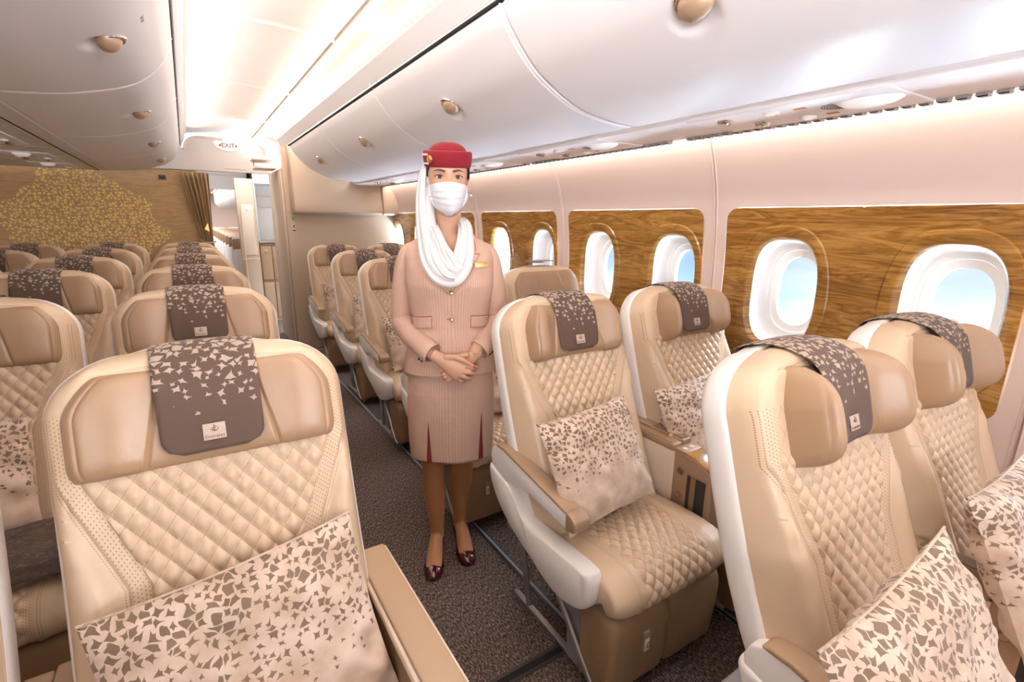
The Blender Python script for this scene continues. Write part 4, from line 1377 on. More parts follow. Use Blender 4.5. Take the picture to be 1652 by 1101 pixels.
CM = {}
for fold in (0, 1):
    me, P = cover_mesh(fold)
    n = .0865 if fold == 0 else .0955
    CM[fold] = (me, patch_mesh(n), scroll_mesh(n), n)
def cover(x, y, label, group, fold=0, detail=True):
    me, pm, sm, n = CM[1 if fold == 1 else 0]
    o = link('headrest_cover', me, None, (x, y, 0)); add_solid(o)
    tag(o, label, 'headrest cover', group)
    if detail:
        p = link('logo_patch', pm, o, label='pale rectangular logo patch')
        link('emblem', sm, p)
        # lettering lies on the backrest plane
        e = link('lettering', emt, p)
        # orient text: x -> x, y -> up along the back, z -> normal
        ex = Vector((1, 0, 0)); ey = Vector(bk(0, 0, 0)) - Vector(bk(0, 1, 0)); ez = Vector(bk(0, 0, 1)) - Vector(bk(0, 0, 0))
        M = Matrix((ex, ey, ez)).transposed().to_4x4(); M.translation = Vector(bk(0, .184, n + .0018))
        e.matrix_local = M
    return o

# ------------------------------------------------------------------ pillows
def pillow_mesh(seed, W=.44, H=.38, T=.058):
    rnd = random.Random(seed)
    ph = [rnd.uniform(0, 6) for _ in range(6)]
    NU, NV = 44, 38
    def P(u, v, side):
        a, b = abs(u), abs(v)
        th = T * max(0, (1 - a ** 3.2)) ** .62 * max(0, (1 - b ** 3.2)) ** .62
        x = u * W / 2 * (1 - .045 * (1 - b ** 2) * a ** 4); z = v * H / 2 * (1 - .06 * (1 - a ** 2) * b ** 4)
        wr = .006 * math.sin(u * 7 + v * 3 + ph[0]) * math.sin(v * 6 - u * 2 + ph[1]) + .004 * math.sin(u * 13 + ph[2]) * math.sin(v * 11 + ph[3])
        wr += .010 * math.exp(-((a - .93) / .12) ** 2) * math.sin(v * 14 + ph[4]) * (1 - b ** 4)
        th = th + wr * min(1, th / .02)
        return (x, -side * th, z)
    mb = MB()
    for side in (1, -1):
        mb.grid(NU, NV, lambda i, j: P(-1 + 2 * i / NU, -1 + 2 * j / NV, side), 'pillow_cloth', uvf=lambda i, j: (i / NU * W + seed * .37, (1 - j / NV) * H))
    me = mb.mesh('pillow', 70)
    mb = MB()
    pts = []
    for k in range(41):
        u = -1 + 2 * k / 40; pts.append(P(u, 1, 0))
    mb.tube(pts, .0028, 6, 'pillow_cloth')
    return me, mb.mesh('seam')
PILL = [pillow_mesh(s) for s in range(5)]
def pillow(x, y, z, lean, roll, yaw, label, group, k=0, sc=1.0):
    me, sm = PILL[k]
    o = link('throw_pillow', me, None, (x, y, z)); tag(o, label, 'pillow', group)
    M = Matrix.Rotation(math.radians(yaw), 4, 'Z') @ Matrix.Rotation(math.radians(-lean), 4, 'X') @ Matrix.Rotation(math.radians(roll), 4, 'Y')
    o.matrix_world = Matrix.Translation((x, y, z)) @ M @ Matrix.Scale(sc, 4)
    link('seam', sm, o)
    return o

# ------------------------------------------------------------------ consoles between seats
def console_meshes():
    o = {}
    mb = MB(); mb.box(-.046, .046, -.36, .02, .36, .664, 'cream_plastic', .004); mb.box(-.040, .040, -.34, .02, .10, .36, 'cream_plastic', .004); o['body'] = mb.mesh('c')
    mb = MB(); mb.prism([(-.36, .34), (-.36, .672), (-.44, .668), (-.50, .645), (-.525, .63), (-.525, .33)], 'x', -.047, -.043, 'satin_bronze', .001)
    mb.prism([(-.36, .34), (-.36, .672), (-.44, .668), (-.50, .645), (-.525, .63), (-.525, .33)], 'x', .043, .047, 'satin_bronze', .001)
    mb.box(-.044, .044, -.365, -.355, .34, .665, 'satin_bronze'); mb.box(-.044, .044, -.525, -.36, .335, .35, 'satin_bronze')
    mb.box(-.044, .044, -.528, -.520, .335, .63, 'satin_bronze', .001)
    o['front'] = mb.mesh('c')
    mb = MB(); mb.box(-.0485, -.0465, -.505, -.425, .41, .60, 'dark_plastic', .0008); mb.box(-.0495, -.0483, -.512, -.418, .402, .410, 'satin_bronze'); mb.box(-.0495, -.0483, -.512, -.418, .60, .606, 'satin_bronze')
    mb.box(-.0495, -.0483, -.425, -.418, .402, .606, 'satin_bronze'); mb.box(-.0495, -.0483, -.512, -.505, .402, .606, 'satin_bronze'); mb.box(-.0490, -.0484, -.462, -.44, .412, .598, 'brown_plastic'); o['pocket'] = mb.mesh('c')
    mb = MB(); mb.prism([(-.405, .676), (-.45, .669), (-.505, .650), (-.52, .640), (-.52, .634), (-.44, .662), (-.405, .668)], 'x', -.043, .043, 'walnut', .001); o['table'] = mb.mesh('c')
    mb = MB(); mb.prism([(-.36, .664), (-.36, .682), (-.41, .679), (-.41, .662)], 'x', -.047, .047, 'satin_bronze', .002)
    mb.box(-.030, -.012, -.395, -.375, .6795, .6815, 'cream_plastic'); mb.box(.008, .026, -.395, -.375, .6795, .6815, 'cream_plastic'); o['bridge'] = mb.mesh('c')
    mb = MB(); mb.box(-.050, -.002, -.355, .03, .664, .690, 'tan_plastic', .006); mb.box(-.046, -.006, -.34, -.05, .689, .694, 'tan_leather', .002); o['pad_l'] = mb.mesh('c')
    mb = MB(); mb.box(.002, .050, -.355, .03, .664, .698, 'tan_plastic', .006); mb.box(.006, .046, -.345, -.20, .697, .703, 'brown_plastic', .002); o['pad_r'] = mb.mesh('c')
    mb = MB(); mb.lathe([(0, -.006), (.009, -.006), (.010, -.003), (.0105, -.005), (.0135, -.005), (.014, 0)], 20, 'bronze_metal', axis='x'); o['knob'] = mb.mesh('c')
    mb = MB(); mb.box(-.047, -.0455, -.20, -.165, .645, .652, 'black_gap'); mb.box(-.0475, -.046, -.15, -.12, .60, .606, 'emblem_dark'); o['slot'] = mb.mesh('c')
    return o
KM = console_meshes()
def console(x, y, label, group, full=True):
    t = empty('centre_console', (x, y, 0 if full is not False else -.06), label, 'console', group)
    link('body', KM['body'], t, label='cream side panel')
    f = link('front_unit', KM['front'], t, label='bronze front unit')
    link('armrest', KM['pad_l'], t, label='tan armrest pad'); link('armrest', KM['pad_r'], t, label='tan armrest pad with raised lid')
    link('cocktail_table', KM['table'], t, label='walnut cocktail table'); link('hinge_plate', KM['bridge'], t)
    if full:
        link('storage_pocket', KM['pocket'], f); link('slot', KM['slot'], t)
        link('control_button', KM['knob'], f, (-.047, -.392, .60)); link('control_button', KM['knob'], f, (-.047, -.392, .50))
    return t

# ------------------------------------------------------------------ placing them
ROWC = [1.245 + 1.016 * k for k in range(6)]; ROWC[0] = 1.218
COLC = [0.0, -.633, -1.266, -1.90]
rown = ['first', 'second', 'third', 'fourth', 'fifth', 'sixth']
coln = ['aisle column', 'second column', 'third column', 'fourth column at the left edge']
gs, gc, gp = 'cream leather seats of the centre block', 'headrest covers of the centre block', 'patterned pillows on the centre seats'
for c in range(4):
    for r in range(6):
        if (c == 2 and r < 3) or (c == 3 and r < 4): continue
        x, y = COLC[c], ROWC[r]
        if (c, r) == (0, 0): lab = 'large cream leather seat in the left foreground with brown-beige pillow'; lc = 'large taupe headrest cover on the left foreground seat'
        else:
            lab = 'cream seat left of the aisle, %s row, %s' % (rown[r], coln[c])
            lc = 'taupe headrest cover left of the aisle, %s row, %s' % (rown[r], coln[c])
        seat(x, y, lab, gs, 0, 'wide' if c == 0 else None)
        cover(x, y, lc, gc, 0, r < 3)
for r in range(6):
    console(COLC[0] - .3165, ROWC[r] - .10, 'console between centre-block seats, %s row from the camera' % rown[r], 'consoles of the centre block', False)
pillow(.02, .905, .668, 24, -7, 0, 'large brown-beige patterned pillow on the left foreground seat', gp, 0, 1.06)
pillow(-.70, 1.96, .70, 24, -3, 0, 'patterned pillow behind the foreground seat, above the wrapped blanket', gp, 1)

XA, XWD = 1.163, 1.812
YA = {-1: .575, 0: 1.47, 1: 2.50, 2: 3.50, 3: 4.46, 4: 5.50}
XO = {-1: .012, 0: 0, 1: .03, 2: .09, 3: .13, 4: .135}; XO2 = {-1: 0, 0: 0, 1: .0, 2: .05, 3: .07, 4: .08}
gs2, gc2, gp2 = 'cream leather seats of the window pair', 'headrest covers of the window pair', 'patterned pillows on the window-pair seats'
nm = {-1: 'nearest row at the right edge', 0: 'second row from the camera', 1: 'third row, mostly behind the attendant', 2: 'fourth row, just left of the attendant', 3: 'fifth row, left of the attendant', 4: 'last row against the beige wall'}
for r in range(-1, 5):
    fo = 1 if r == -1 else (.5 if r == 0 else 0)
    labA = {-1: 'white-shelled cream aisle seat cut by the bottom right edge', 0: 'cream aisle seat right of the attendant with visible seat and leg rest'}.get(r, 'cream aisle seat of the window pair, ' + nm[r])
    labW = {-1: 'cream window seat at the right edge beside the nearest window', 0: 'cream window seat beside the second window, right of the attendant'}.get(r, 'cream window seat of the window pair, ' + nm[r])
    xa, xwd = XA + XO[r], XWD + XO2[r]
    seat(xa, YA[r], labA, gs2, fo, -1, ady=-.12 if r == -1 else 0)
    seat(xwd, YA[r], labW, gs2, fo if r == -1 else (1 if r == 0 else 0), None)
    cover(xa - (.012 if r == -1 else 0), YA[r], 'headrest cover on the window-pair aisle seat, ' + nm[r], gc2, fo, r < 3)
    if r != 1: cover(xwd, YA[r], 'headrest cover on the window seat, ' + nm[r], gc2, fo if r == -1 else (1 if r == 0 else 0), r < 3)
    console(XA + .335 + (XO[r] + XO2[r]) / 2 * (r > 0), YA[r] - .01, 'console between the aisle and window seats, ' + nm[r], 'consoles of the window pair', 1 if r < 2 else 0)
# lifted card standing on the third-row window seat
t = empty('lifted_cover', (XWD, YA[1] - .0, 1.252), 'dark folded card lying on top of the plain window seat right of the attendant', 'antimacassar')
mb = MB(); mb.box(-.085, .085, -.05, .03, .012, .016, 'grey_plastic', .001); mb.box(-.10, .0, -.045, .025, .004, .009, 'bronze_metal', .001); link('antimacassar', mb.mesh('c'), t)  # stands for the seat's headrest cover, lifted up and seen edge-on
pillow(XA - .085, 1.115, .72, 26, -2, 4, 'patterned pillow on the aisle seat right of the attendant', gp2, 2, .95)
pillow(XWD - .11, 1.17, .70, 24, -3, 0, 'patterned pillow on the window seat beside the second window', gp2, 3)
pillow(.96, .175, .735, 24, -8, -4, 'tilted patterned pillow on the aisle seat at the bottom right', gp2, 4, 1.02)
pillow(XWD - .22, .19, .75, 26, 0, 0, 'patterned pillow on the window seat cut by the right edge', gp2, 1)
for r, l in ((1, 'third row behind the attendant'), (2, 'fourth row, just left of the attendant'), (3, 'fifth row, left of the attendant'), (4, 'last row against the beige wall')):
    pillow(XA + XO[r] + .01, YA[r] - .355, .695, 24, (4, -3, 5, -4)[r - 1], 0, 'patterned pillow on the window-pair aisle seat, ' + l, gp2, r % 5)

# wrapped blanket on the second-row seat
t = empty('wrapped_blanket', (-.52, 1.80, .50), 'dark brown blanket in crinkled clear plastic on the second-row centre seat', 'blanket')
def blob(W_, D_, H_, amp, sd, mat):
    mb = MB(); N1, N2 = 40, 22
    def fn(i, j):
        a = 2 * PI * i / N1; b = -PI / 2 + PI * j / N2
        cx = math.copysign(abs(math.cos(a)) ** .45, math.cos(a)); cy = math.copysign(abs(math.sin(a)) ** .45, math.sin(a))
        cb = abs(math.cos(b)) ** .5; sb = math.copysign(abs(math.sin(b)) ** .7, math.sin(b))
        w = 1 + amp * math.sin(a * 5 + b * 4 + sd) * math.sin(a * 3 - b * 6 + sd * 2)
        return (W_ * cx * cb * w, D_ * cy * cb * w, H_ + H_ * sb * w)
    mb.grid(N1, N2, fn, mat, cu=True); return mb.mesh('blob', 70)
link('blanket', blob(.175, .13, .045, .03, 1, 'blanket_cloth'), t, (0, 0, .008))
link('plastic_wrap', blob(.185, .14, .05, .06, 2, 'clear_wrap'), t, (0, 0, .006), label='clear crinkled plastic wrap')
# ================================================================== FLIGHT ATTENDANT
pt = empty('person', (.850, 1.775, 0), 'person in beige skirt suit, red hat, white scarf and mask, standing with clasped hands', 'person', None, (0, 0, math.radians(-23)))
HZ0 = [(1.516, .010, -.052, -.030), (1.519, .024, -.072, -.008), (1.526, .034, -.084, .008), (1.540, .043, -.090, .030), (1.558, .050, -.093, .055), (1.58, .056, -.093, .075), (1.602, .0605, -.091, .086),
      (1.625, .0635, -.0885, .093), (1.65, .0655, -.0865, .097), (1.675, .068, -.0875, .098), (1.70, .0675, -.085, .095), (1.722, .062, -.075, .085), (1.742, .049, -.055, .066), (1.754, .028, -.030, .040), (1.757, .008, -.006, .016)]
HZ = [(a, b * 1.10, c * 1.03, d * 1.03) for a, b, c, d in HZ0]
EYZ, EYX = 1.652, .0330
def head_pt(k, n, z, grow=0.0):
    w = interp([(h[0], h[1]) for h in HZ], z) + grow; f = interp([(h[0], h[2]) for h in HZ], z) - grow; b = interp([(h[0], h[3]) for h in HZ], z) + grow
    a = 2 * PI * k / n; c, s_ = math.cos(a), math.sin(a)
    x = math.copysign(abs(c) ** .86, c) * w
    cy = .012
    y = cy + (math.copysign(abs(s_) ** .86, s_) * ((b - cy) if s_ > 0 else (cy - f)))
    return x, y
body = MB()
NZ = 60; zs = [1.516 + (1.757 - 1.516) * (i / NZ) for i in range(NZ + 1)]
NR = 96
rings = []
for z in zs:
    r = []
    for k in range(NR):
        x, y = head_pt(k, NR, z)
        if y < -.02:
            y -= .026 * math.exp(-(x / .0105) ** 2) * (smooth(1.655, 1.595, z) * smooth(1.570, 1.588, z))        # nose
            y -= .010 * math.exp(-(x / .008) ** 2) * smooth(1.69, 1.64, z) * smooth(1.56, 1.60, z)
            for sg in (-1, 1):
                y += .0105 * math.exp(-((x - sg * EYX) / .0165) ** 2 - ((z - EYZ) / .0105) ** 2)                     # sockets
                y -= .004 * math.exp(-((x - sg * .032) / .022) ** 2 - ((z - 1.676) / .007) ** 2)                 # brow ridge
                y -= .004 * math.exp(-((x - sg * .040) / .016) ** 2 - ((z - 1.615) / .018) ** 2)                 # cheeks
            y -= .007 * math.exp(-(x / .020) ** 2 - ((z - 1.556) / .007) ** 2)
            y -= .004 * math.exp(-(x / .016) ** 2 - ((z - 1.532) / .010) ** 2)
        r.append((x, y, z))
    rings.append(r)
body.loft(rings, 'skin')
for sg in (-1, 1):                                   # ears
    body.grid(14, 8, lambda i, j: (sg * (.074 + .010 * math.sin(PI * j / 8) ), .018 + .017 * math.cos(2 * PI * i / 14) * math.sin(PI * j / 8), 1.628 + .031 * math.sin(2 * PI * i / 14) * math.sin(PI * j / 8) + .006 * math.cos(PI * j / 8)), 'skin', cu=True)
    body.grid(10, 6, lambda i, j: (sg * .076 + .010 * math.cos(PI * j / 6), .018 + .012 * math.cos(2 * PI * i / 10) * math.sin(PI * j / 6), 1.628 + .026 * math.sin(2 * PI * i / 10) * math.sin(PI * j / 6)), 'skin', cu=True)
body.tube([(0, .012, 1.57), (0, .012, 1.53), (0, .018, 1.49), (0, .024, 1.45), (0, .024, 1.40)], [(.052, .055), (.050, .053), (.048, .050), (.052, .052), (.075, .06)], 28, 'skin', up=(0, 1, 0))
def ell(a, b, z, cy=0.0, n=28, e=2.3):
    return [(math.copysign(abs(math.cos(2 * PI * k / n)) ** (2 / e), math.cos(2 * PI * k / n)) * a, cy + math.copysign(abs(math.sin(2 * PI * k / n)) ** (2 / e), math.sin(2 * PI * k / n)) * b, z) for k in range(n)]
body.loft([ell(*r) for r in ((.13, .085, .80, .03), (.165, .10, .88, .03), (.16, .095, .98, .02), (.125, .08, 1.08, .01), (.14, .095, 1.20, 0), (.155, .10, 1.28, 0), (.15, .08, 1.36, .01), (.12, .06, 1.40, .02), (.07, .05, 1.45, .024))], 'skin')
for sg in (-1, 1):     # upper arms down to the wrists
    body.tube([(sg * .125, .02, 1.37), (sg * .152, .02, 1.33), (sg * .176, .035, 1.22), (sg * .188, .04, 1.13)], [.036, .038, .035, .031], 14, 'skin', up=(0, 1, 0))
    body.tube([(sg * .188, .04, 1.14), (sg * .186, .032, 1.10), (sg * .145, -.045, 1.06), (sg * .098, -.118, 1.02)] + ([(-.062, -.150, .998)] if sg < 0 else [(.085, -.128, .998)]), [.032, .034, .032, .026, .022], 14, 'skin', up=(0, 1, 0))
# hips, legs, feet
LEGS = {-1: [(-.075, .03, .86), (-.080, .03, .70), (-.078, .035, .50), (-.080, .05, .43), (-.080, .068, .34), (-.076, .066, .24), (-.072, .066, .14), (-.071, .066, .085)],
        1: [(.075, .06, .86), (.070, .08, .70), (.058, .10, .50), (.052, .115, .43), (.046, .135, .34), (.040, .138, .24), (.037, .14, .14), (.036, .14, .085)]}
for sg in (-1, 1):
    body.tube(LEGS[sg], [(.085, .085), (.075, .078), (.054, .056), (.049, .052), (.053, .056), (.043, .046), (.031, .035), (.031, .038)], 24, 'skin', up=(0, 1, 0))
FEET = {-1: ((-.068, .090), (-.098, -.118)), 1: ((.034, .165), (.062, -.040))}
def foot_frame(sg):
    (hx, hy), (tx, ty) = FEET[sg]
    d = Vector((tx - hx, ty - hy, 0)).normalized(); s_ = Vector((-d.y, d.x, 0)) * -1
    return Vector((hx, hy, 0)), d, s_
for sg in (-1, 1):
    h, d, s_ = foot_frame(sg)
    P = lambda a, z, o=0: tuple(h + d * a + s_ * o + Vector((0, 0, z)))
    body.tube([P(-.005, .075), P(.03, .085), P(.07, .083), P(.115, .058), P(.16, .030), P(.19, .022)], [(.022, .026), (.028, .036), (.030, .036), (.034, .026), (.036, .018), (.026, .012)], 18, 'skin', up=(0, 0, 1))
# hands -------------------------------------------------------------
def V3(*p): return Vector(p)
def hand(wr, mcps, fingers, thumb, nrm, mat='skin'):
    mid = sum((Vector(m) for m in mcps), Vector()) / 4
    w = Vector(wr)
    body.tube([w + (w - mid) * .25, w, w.lerp(mid, .35), w.lerp(mid, .7), mid + (mid - w) * .06], [(.0215, .018), (.0225, .0165), (.029, .016), (.034, .0145), (.032, .0115)], 18, mat, up=nrm)
    for m, f in zip(mcps, fingers):
        m = Vector(m); st = w.lerp(m, .55)
        body.tube([st, m] + [Vector(q) for q in f], [.0085, .0098] + [(.0088, .0082, .0074, .0055)[min(i, 3)] for i in range(len(f))], 12, mat, up=nrm)
    body.tube([Vector(q) for q in thumb], [.0125, .0118, .0105, .0092, .0065][:len(thumb)], 12, mat, up=nrm)
RM = [(.050, -.176, .966), (.037, -.181, .949), (.022, -.180, .934), (.006, -.173, .922)]
RF = [[(.074, -.176, .958), (.088, -.162, .954), (.092, -.148, .950)], [(.066, -.180, .938), (.080, -.165, .933), (.084, -.150, .930)],
      [(.050, -.177, .919), (.064, -.162, .913), (.067, -.148, .910)], [(.030, -.169, .906), (.043, -.157, .901), (.046, -.145, .899)]]
hand((-.056, -.156, .998), RM, RF, [(-.030, -.165, 1.000), (.006, -.172, 1.002), (.036, -.180, .992), (.062, -.180, .975), (.082, -.174, .960)], (0, -1, 0))
LM = [(.012, -.150, .968), (.004, -.151, .952), (.000, -.150, .938), (.004, -.148, .924)]
LF = [[(-.018, -.152, .956), (-.034, -.156, .948), (-.046, -.158, .942)], [(-.014, -.153, .940), (-.030, -.157, .932), (-.042, -.158, .927)],
      [(-.012, -.152, .926), (-.026, -.156, .918), (-.035, -.157, .913)], [(-.006, -.150, .912), (-.018, -.153, .906), (-.026, -.154, .902)]]
hand((.088, -.130, .996), LM, LF, [(.060, -.142, 1.000), (.040, -.150, 1.002), (.018, -.153, .996), (.0, -.150, .985)], (0, -1, 0))
bo = link('body', body.mesh('person_body', 180), pt)
md = bo.modifiers.new('r', 'REMESH'); md.mode = 'VOXEL'; md.voxel_size = .0030; md.use_smooth_shade = True
md = bo.modifiers.new('s', 'SMOOTH'); md.factor = .5; md.iterations = 3
dg = bpy.context.evaluated_depsgraph_get()
me = bpy.data.meshes.new_from_object(bo.evaluated_get(dg))
bo.modifiers.clear(); bo.data = me
me.materials.clear(); me.materials.append(MATS['skin'])
me.polygons.foreach_set('use_smooth', [True] * len(me.polygons))
# nails
def nail(p, d, n, w=.0048, l=.0065):
    p, d, n = Vector(p), Vector(d).normalized(), Vector(n).normalized(); s_ = d.cross(n).normalized(); n = s_.cross(d).normalized()
    mb = MB()
    mb.grid(8, 6, lambda i, j: p + d * (l * (-1 + 2 * i / 8)) + s_ * (w * math.sin((j / 6 - .5) * PI) * (1 - .35 * (i / 8) ** 3)) + n * (.0035 * math.cos((j / 6 - .5) * PI) + .0015), 'nail_red')
    return mb.mesh('nail')
link('fingernail', nail((.079, -.178, .962), (.8, .2, -.6), (.3, -1, .35)), bo, label='red painted thumbnail')
for q, dn in (((-.043, -.160, .943), (-1, -.1, -.45)), ((-.039, -.160, .928), (-1, -.1, -.4)), ((-.032, -.159, .914), (-1, -.1, -.5))):
    link('fingernail', nail(q, dn, (-.2, -1, .3), .0042, .006), bo, label='red painted fingernail')
link('fingernail', nail((.083, -.160, .9335), (.4, .8, -.2), (1, -.4, .3), .0038, .005), bo)
# eyes
def face_y(x, z):
    w = interp([(h[0], h[1]) for h in HZ], z); f = interp([(h[0], h[2]) for h in HZ], z)
    c = (abs(x) / w) ** (1 / .86); s_ = math.sqrt(max(0, 1 - c * c)); return .012 - s_ ** .86 * (.012 - f)
for sg in (-1, 1):
    ex, ez = sg * EYX, EYZ
    yb = face_y(ex, ez) + .0072
    def eyep(u, v, off=0.0):
        # u -1..1 inner->outer, v -1..1 bottom->top
        up = .0064 * (1 - abs(u) ** 2.2) + .0012 * u; lo = -.0044 * (1 - abs(u) ** 2.0) + .0008 * u
        z = lerp(lo, up, (v + 1) / 2); x = u * .0165
        y = -(.0065 - 28 * (x * x + z * z)) - off
        return (ex + sg * x, yb + y, ez + z)
    mb = MB(); mb.grid(20, 8, lambda i, j: eyep(-1 + i / 10, -1 + j / 4), 'eye_white')
    e = link('eye', mb.mesh('eye'), bo)
    mb = MB()
    for r0, r1, mt, off in ((0, .0067, 'iris', .0006),):
        N = 28
        def irp(i, j):
            a = 2 * PI * i / N; r = r1 * j / 4; x, z = r * math.cos(a), r * math.sin(a) + .0008
            z = min(z, .0056)
            y = -(.0065 - 28 * (x * x + z * z)) - off - .0006
            return (ex + x, yb + y, ez + z)
        mb.grid(N, 4, irp, mt, cu=True)
    link('iris', mb.mesh('iris'), e, label='dark brown iris')
    mb = MB()
    mb.tube([Vector(eyep(u, 1, .0012)) for u in [-1 + k / 8 for k in range(17)]] + [Vector(eyep(1, 1, .0005)) + Vector((sg * .003, .002, .0012))], [.0008] + [.0018] * 15 + [.0016, .0005], 8, 'hair')
    mb.tube([Vector(eyep(u, -1, .0008)) for u in [-1 + k / 8 for k in range(17)]], .0005, 6, 'brow')
    link('eyelashes', mb.mesh('lash'), e)
    mb = MB()
    bp = []
    for k in range(11):
        t = k / 10; x = sg * lerp(.013, .054, t); z = EYZ + .0175 + .0065 * math.sin(PI * min(1, t * 1.15) * .62) - .008 * max(0, t - .62)
        bp.append((x, face_y(x, z) - .0042 + .002 * t, z))
    mb.tube(bp, [(.0014, .0026), (.0020, .0040), (.0020, .0042), (.0020, .0042), (.0020, .0040), (.0020, .0036), (.0019, .0031), (.0017, .0026), (.0014, .0020), (.001, .0014), (.0006, .0006)], 8, 'brow', up=(0, 0, 1))
    link('eyebrow', mb.mesh('brow'), bo)
# hair: close cap swept back under the hat
mb = MB()
def hairp(i, j):
    z = 1.60 + (1.752 - 1.60) * j / 24; k = i
    x, y = head_pt(k, 72, z, .006 if True else 0)
    lim = interp([(1.60, .045), (1.64, .030), (1.66, .000), (1.68, -.03), (1.70, -.066), (1.752, -.08)], z)
    if y < lim:
        x, y = head_pt(k, 72, z, -.006)
    return (x, y, z)
mb.grid(72, 24, hairp, lambda i, j: 'hair', cu=True)
mb.lathe([(0, -.035), (.02, -.032), (.034, -.015), (.036, 0), (.030, .02), (.015, .032), (0, .034)], 24, 'hair', (0, .115, 1.625), axis='y')
link('hair', mb.mesh('hair', 80), pt, label='dark hair pinned back under the hat')
mb = MB(); mb.grid(16, 8, lambda i, j: (.0795 + .0008 * math.sin(i), lerp(-.030, .03, i / 16), lerp(1.652, 1.70, j / 8)), 'hair_grey'); link('hair_side', mb.mesh('hair'), pt)
# earring
mb = MB(); mb.lathe([(0, -.0045), (.003, -.0035), (.0045, 0), (.003, .0035), (0, .0045)], 14, 'pearl', (.087, .006, 1.594)); link('earring', mb.mesh('pearl'), bo, label='white pearl earring')

# mask
def mask_pt(i, j):
    u = -1 + 2 * i / 48; v = j / 34          # v 0 top, 1 bottom
    z = lerp(1.630 - .004 * u * u + .004 * (1 - abs(u)), 1.5135 + .034 * abs(u) ** 1.6, v)
    w = .0720 - .0175 * max(0, v - .35) ** 1.6 * 2
    x = u * w
    zc = max(1.522, min(1.63, z))
    y = face_y(min(abs(x), interp([(h[0], h[1]) for h in HZ], zc) * .985), zc) - .006
    bul = .030 * math.exp(-(x / .030) ** 2) * math.sin(PI * min(1, max(0, v * .92 + .10))) ** .8
    y -= bul
    if v > .86: y += .022 * ((v - .86) / .14) ** 2
    for q, am in ((.30, .0022), (.50, .0028), (.68, .0022)):
        y += am * math.tanh((v - q) * 55) * math.exp(-((v - q) / .09) ** 2)
    y -= .0015 * math.exp(-((v - .06) / .012) ** 2)
    return (x, y, z)
mb = MB(); mb.grid(48, 34, mask_pt, 'mask_cloth')
mo = link('face_mask', mb.mesh('mask', 50), pt, label='white pleated face mask'); add_solid(mo, .0012)
mb = MB()
for sg in (-1, 1):
    mb.tube([(sg * .071, -.036, 1.624), (sg * .077, -.010, 1.640), (sg * .083, .022, 1.648), (sg * .085, .032, 1.625), (sg * .080, .020, 1.600), (sg * .072, -.010, 1.582), (sg * .064, -.038, 1.565)], .0012, 6, 'mask_cloth')
link('ear_loops', mb.mesh('loops'), mo)

# hat
h = empty('tmp_hat', (0, 0, 0), 'x', 'x')
bpy.data.objects.remove(h, do_unlink=True)
def hat_ring(r, z, n=64, sx=1.0, sy=1.12): return [(r * sx * math.cos(2 * PI * k / n), .006 + r * sy * math.sin(2 * PI * k / n), z) for k in range(n)]
mb = MB()
mb.loft([hat_ring(r, z) for r, z in ((.070, 1.688), (.0775, 1.6855), (.0805, 1.690), (.0825, 1.705), (.0845, 1.722), (.0845, 1.733), (.081, 1.739), (.075, 1.7385), (.069, 1.735), (.062, 1.731))], 'hat_felt', cap0=False, cap1=False)
mb.loft([hat_ring(r, z) for r, z in ((.066, 1.729), (.0655, 1.737), (.062, 1.746), (.052, 1.757), (.036, 1.765), (.018, 1.7685), (.004, 1.769))], 'hat_felt', cap0=False)
ho = link('pillbox_hat', mb.mesh('hat', 60), pt, (0, 0, 0), (math.radians(-6), 0, 0), label='red felt pillbox hat')
ho.location = (0, -.010, 0); 
ho.matrix_local = Matrix.Translation((0, -.006, 1.7165)) @ Matrix.Rotation(math.radians(7), 4, 'X') @ Matrix.Diagonal((1.08, 1.12, 1.05, 1)) @ Matrix.Translation((0, 0, -1.708))
mb = MB(); ring = hat_ring(.0705, 1.7385); mb.tube(ring + [ring[0]], .0011, 6, 'white_cloth', caps=False); link('piping', mb.mesh('pip'), ho, label='white piping ring')
mb = MB()
def band(i, j, z0, z1):
    a = PI * (1.0 + .215 * i / 12); z = lerp(z0, z1, j); r = .0835 + .0012
    return ((r + (z - 1.70) * .1) * math.cos(a), .006 + (r + (z - 1.70) * .1) * 1.12 * math.sin(a), z)
mb.grid(12, 1, lambda i, j: band(i, j, 1.7225, 1.729), 'white_cloth'); mb.grid(12, 1, lambda i, j: band(i, j, 1.694, 1.700), 'white_cloth')
link('hat_stripe', mb.mesh('stripe'), ho, label='white stripes at the side of the hat')
a = PI * 1.235
mb = MB(); mb.lathe([(0, .003), (.010, .0026), (.0125, .0015), (.0130, 0)], 28, 'gold_metal'); mb.lathe([(.0075, .0026), (.0082, .0036), (.0089, .0026)], 24, 'gold_metal')
mb.tube([(-.003, -.004, .003), (.002, -.001, .0034), (-.002, .002, .0034), (.003, .005, .003)], .0007, 6, 'bronze_metal')
bdg = link('badge', mb.mesh('badge'), ho, label='round gold badge')
nrm = Vector((math.cos(a), math.sin(a) / 1.12, 0)).normalized()
bdg.matrix_local = Matrix.Translation((.0845 * math.cos(a), .006 + .0845 * 1.12 * math.sin(a), 1.711)) @ nrm.to_track_quat('Z', 'Y').to_matrix().to_4x4()

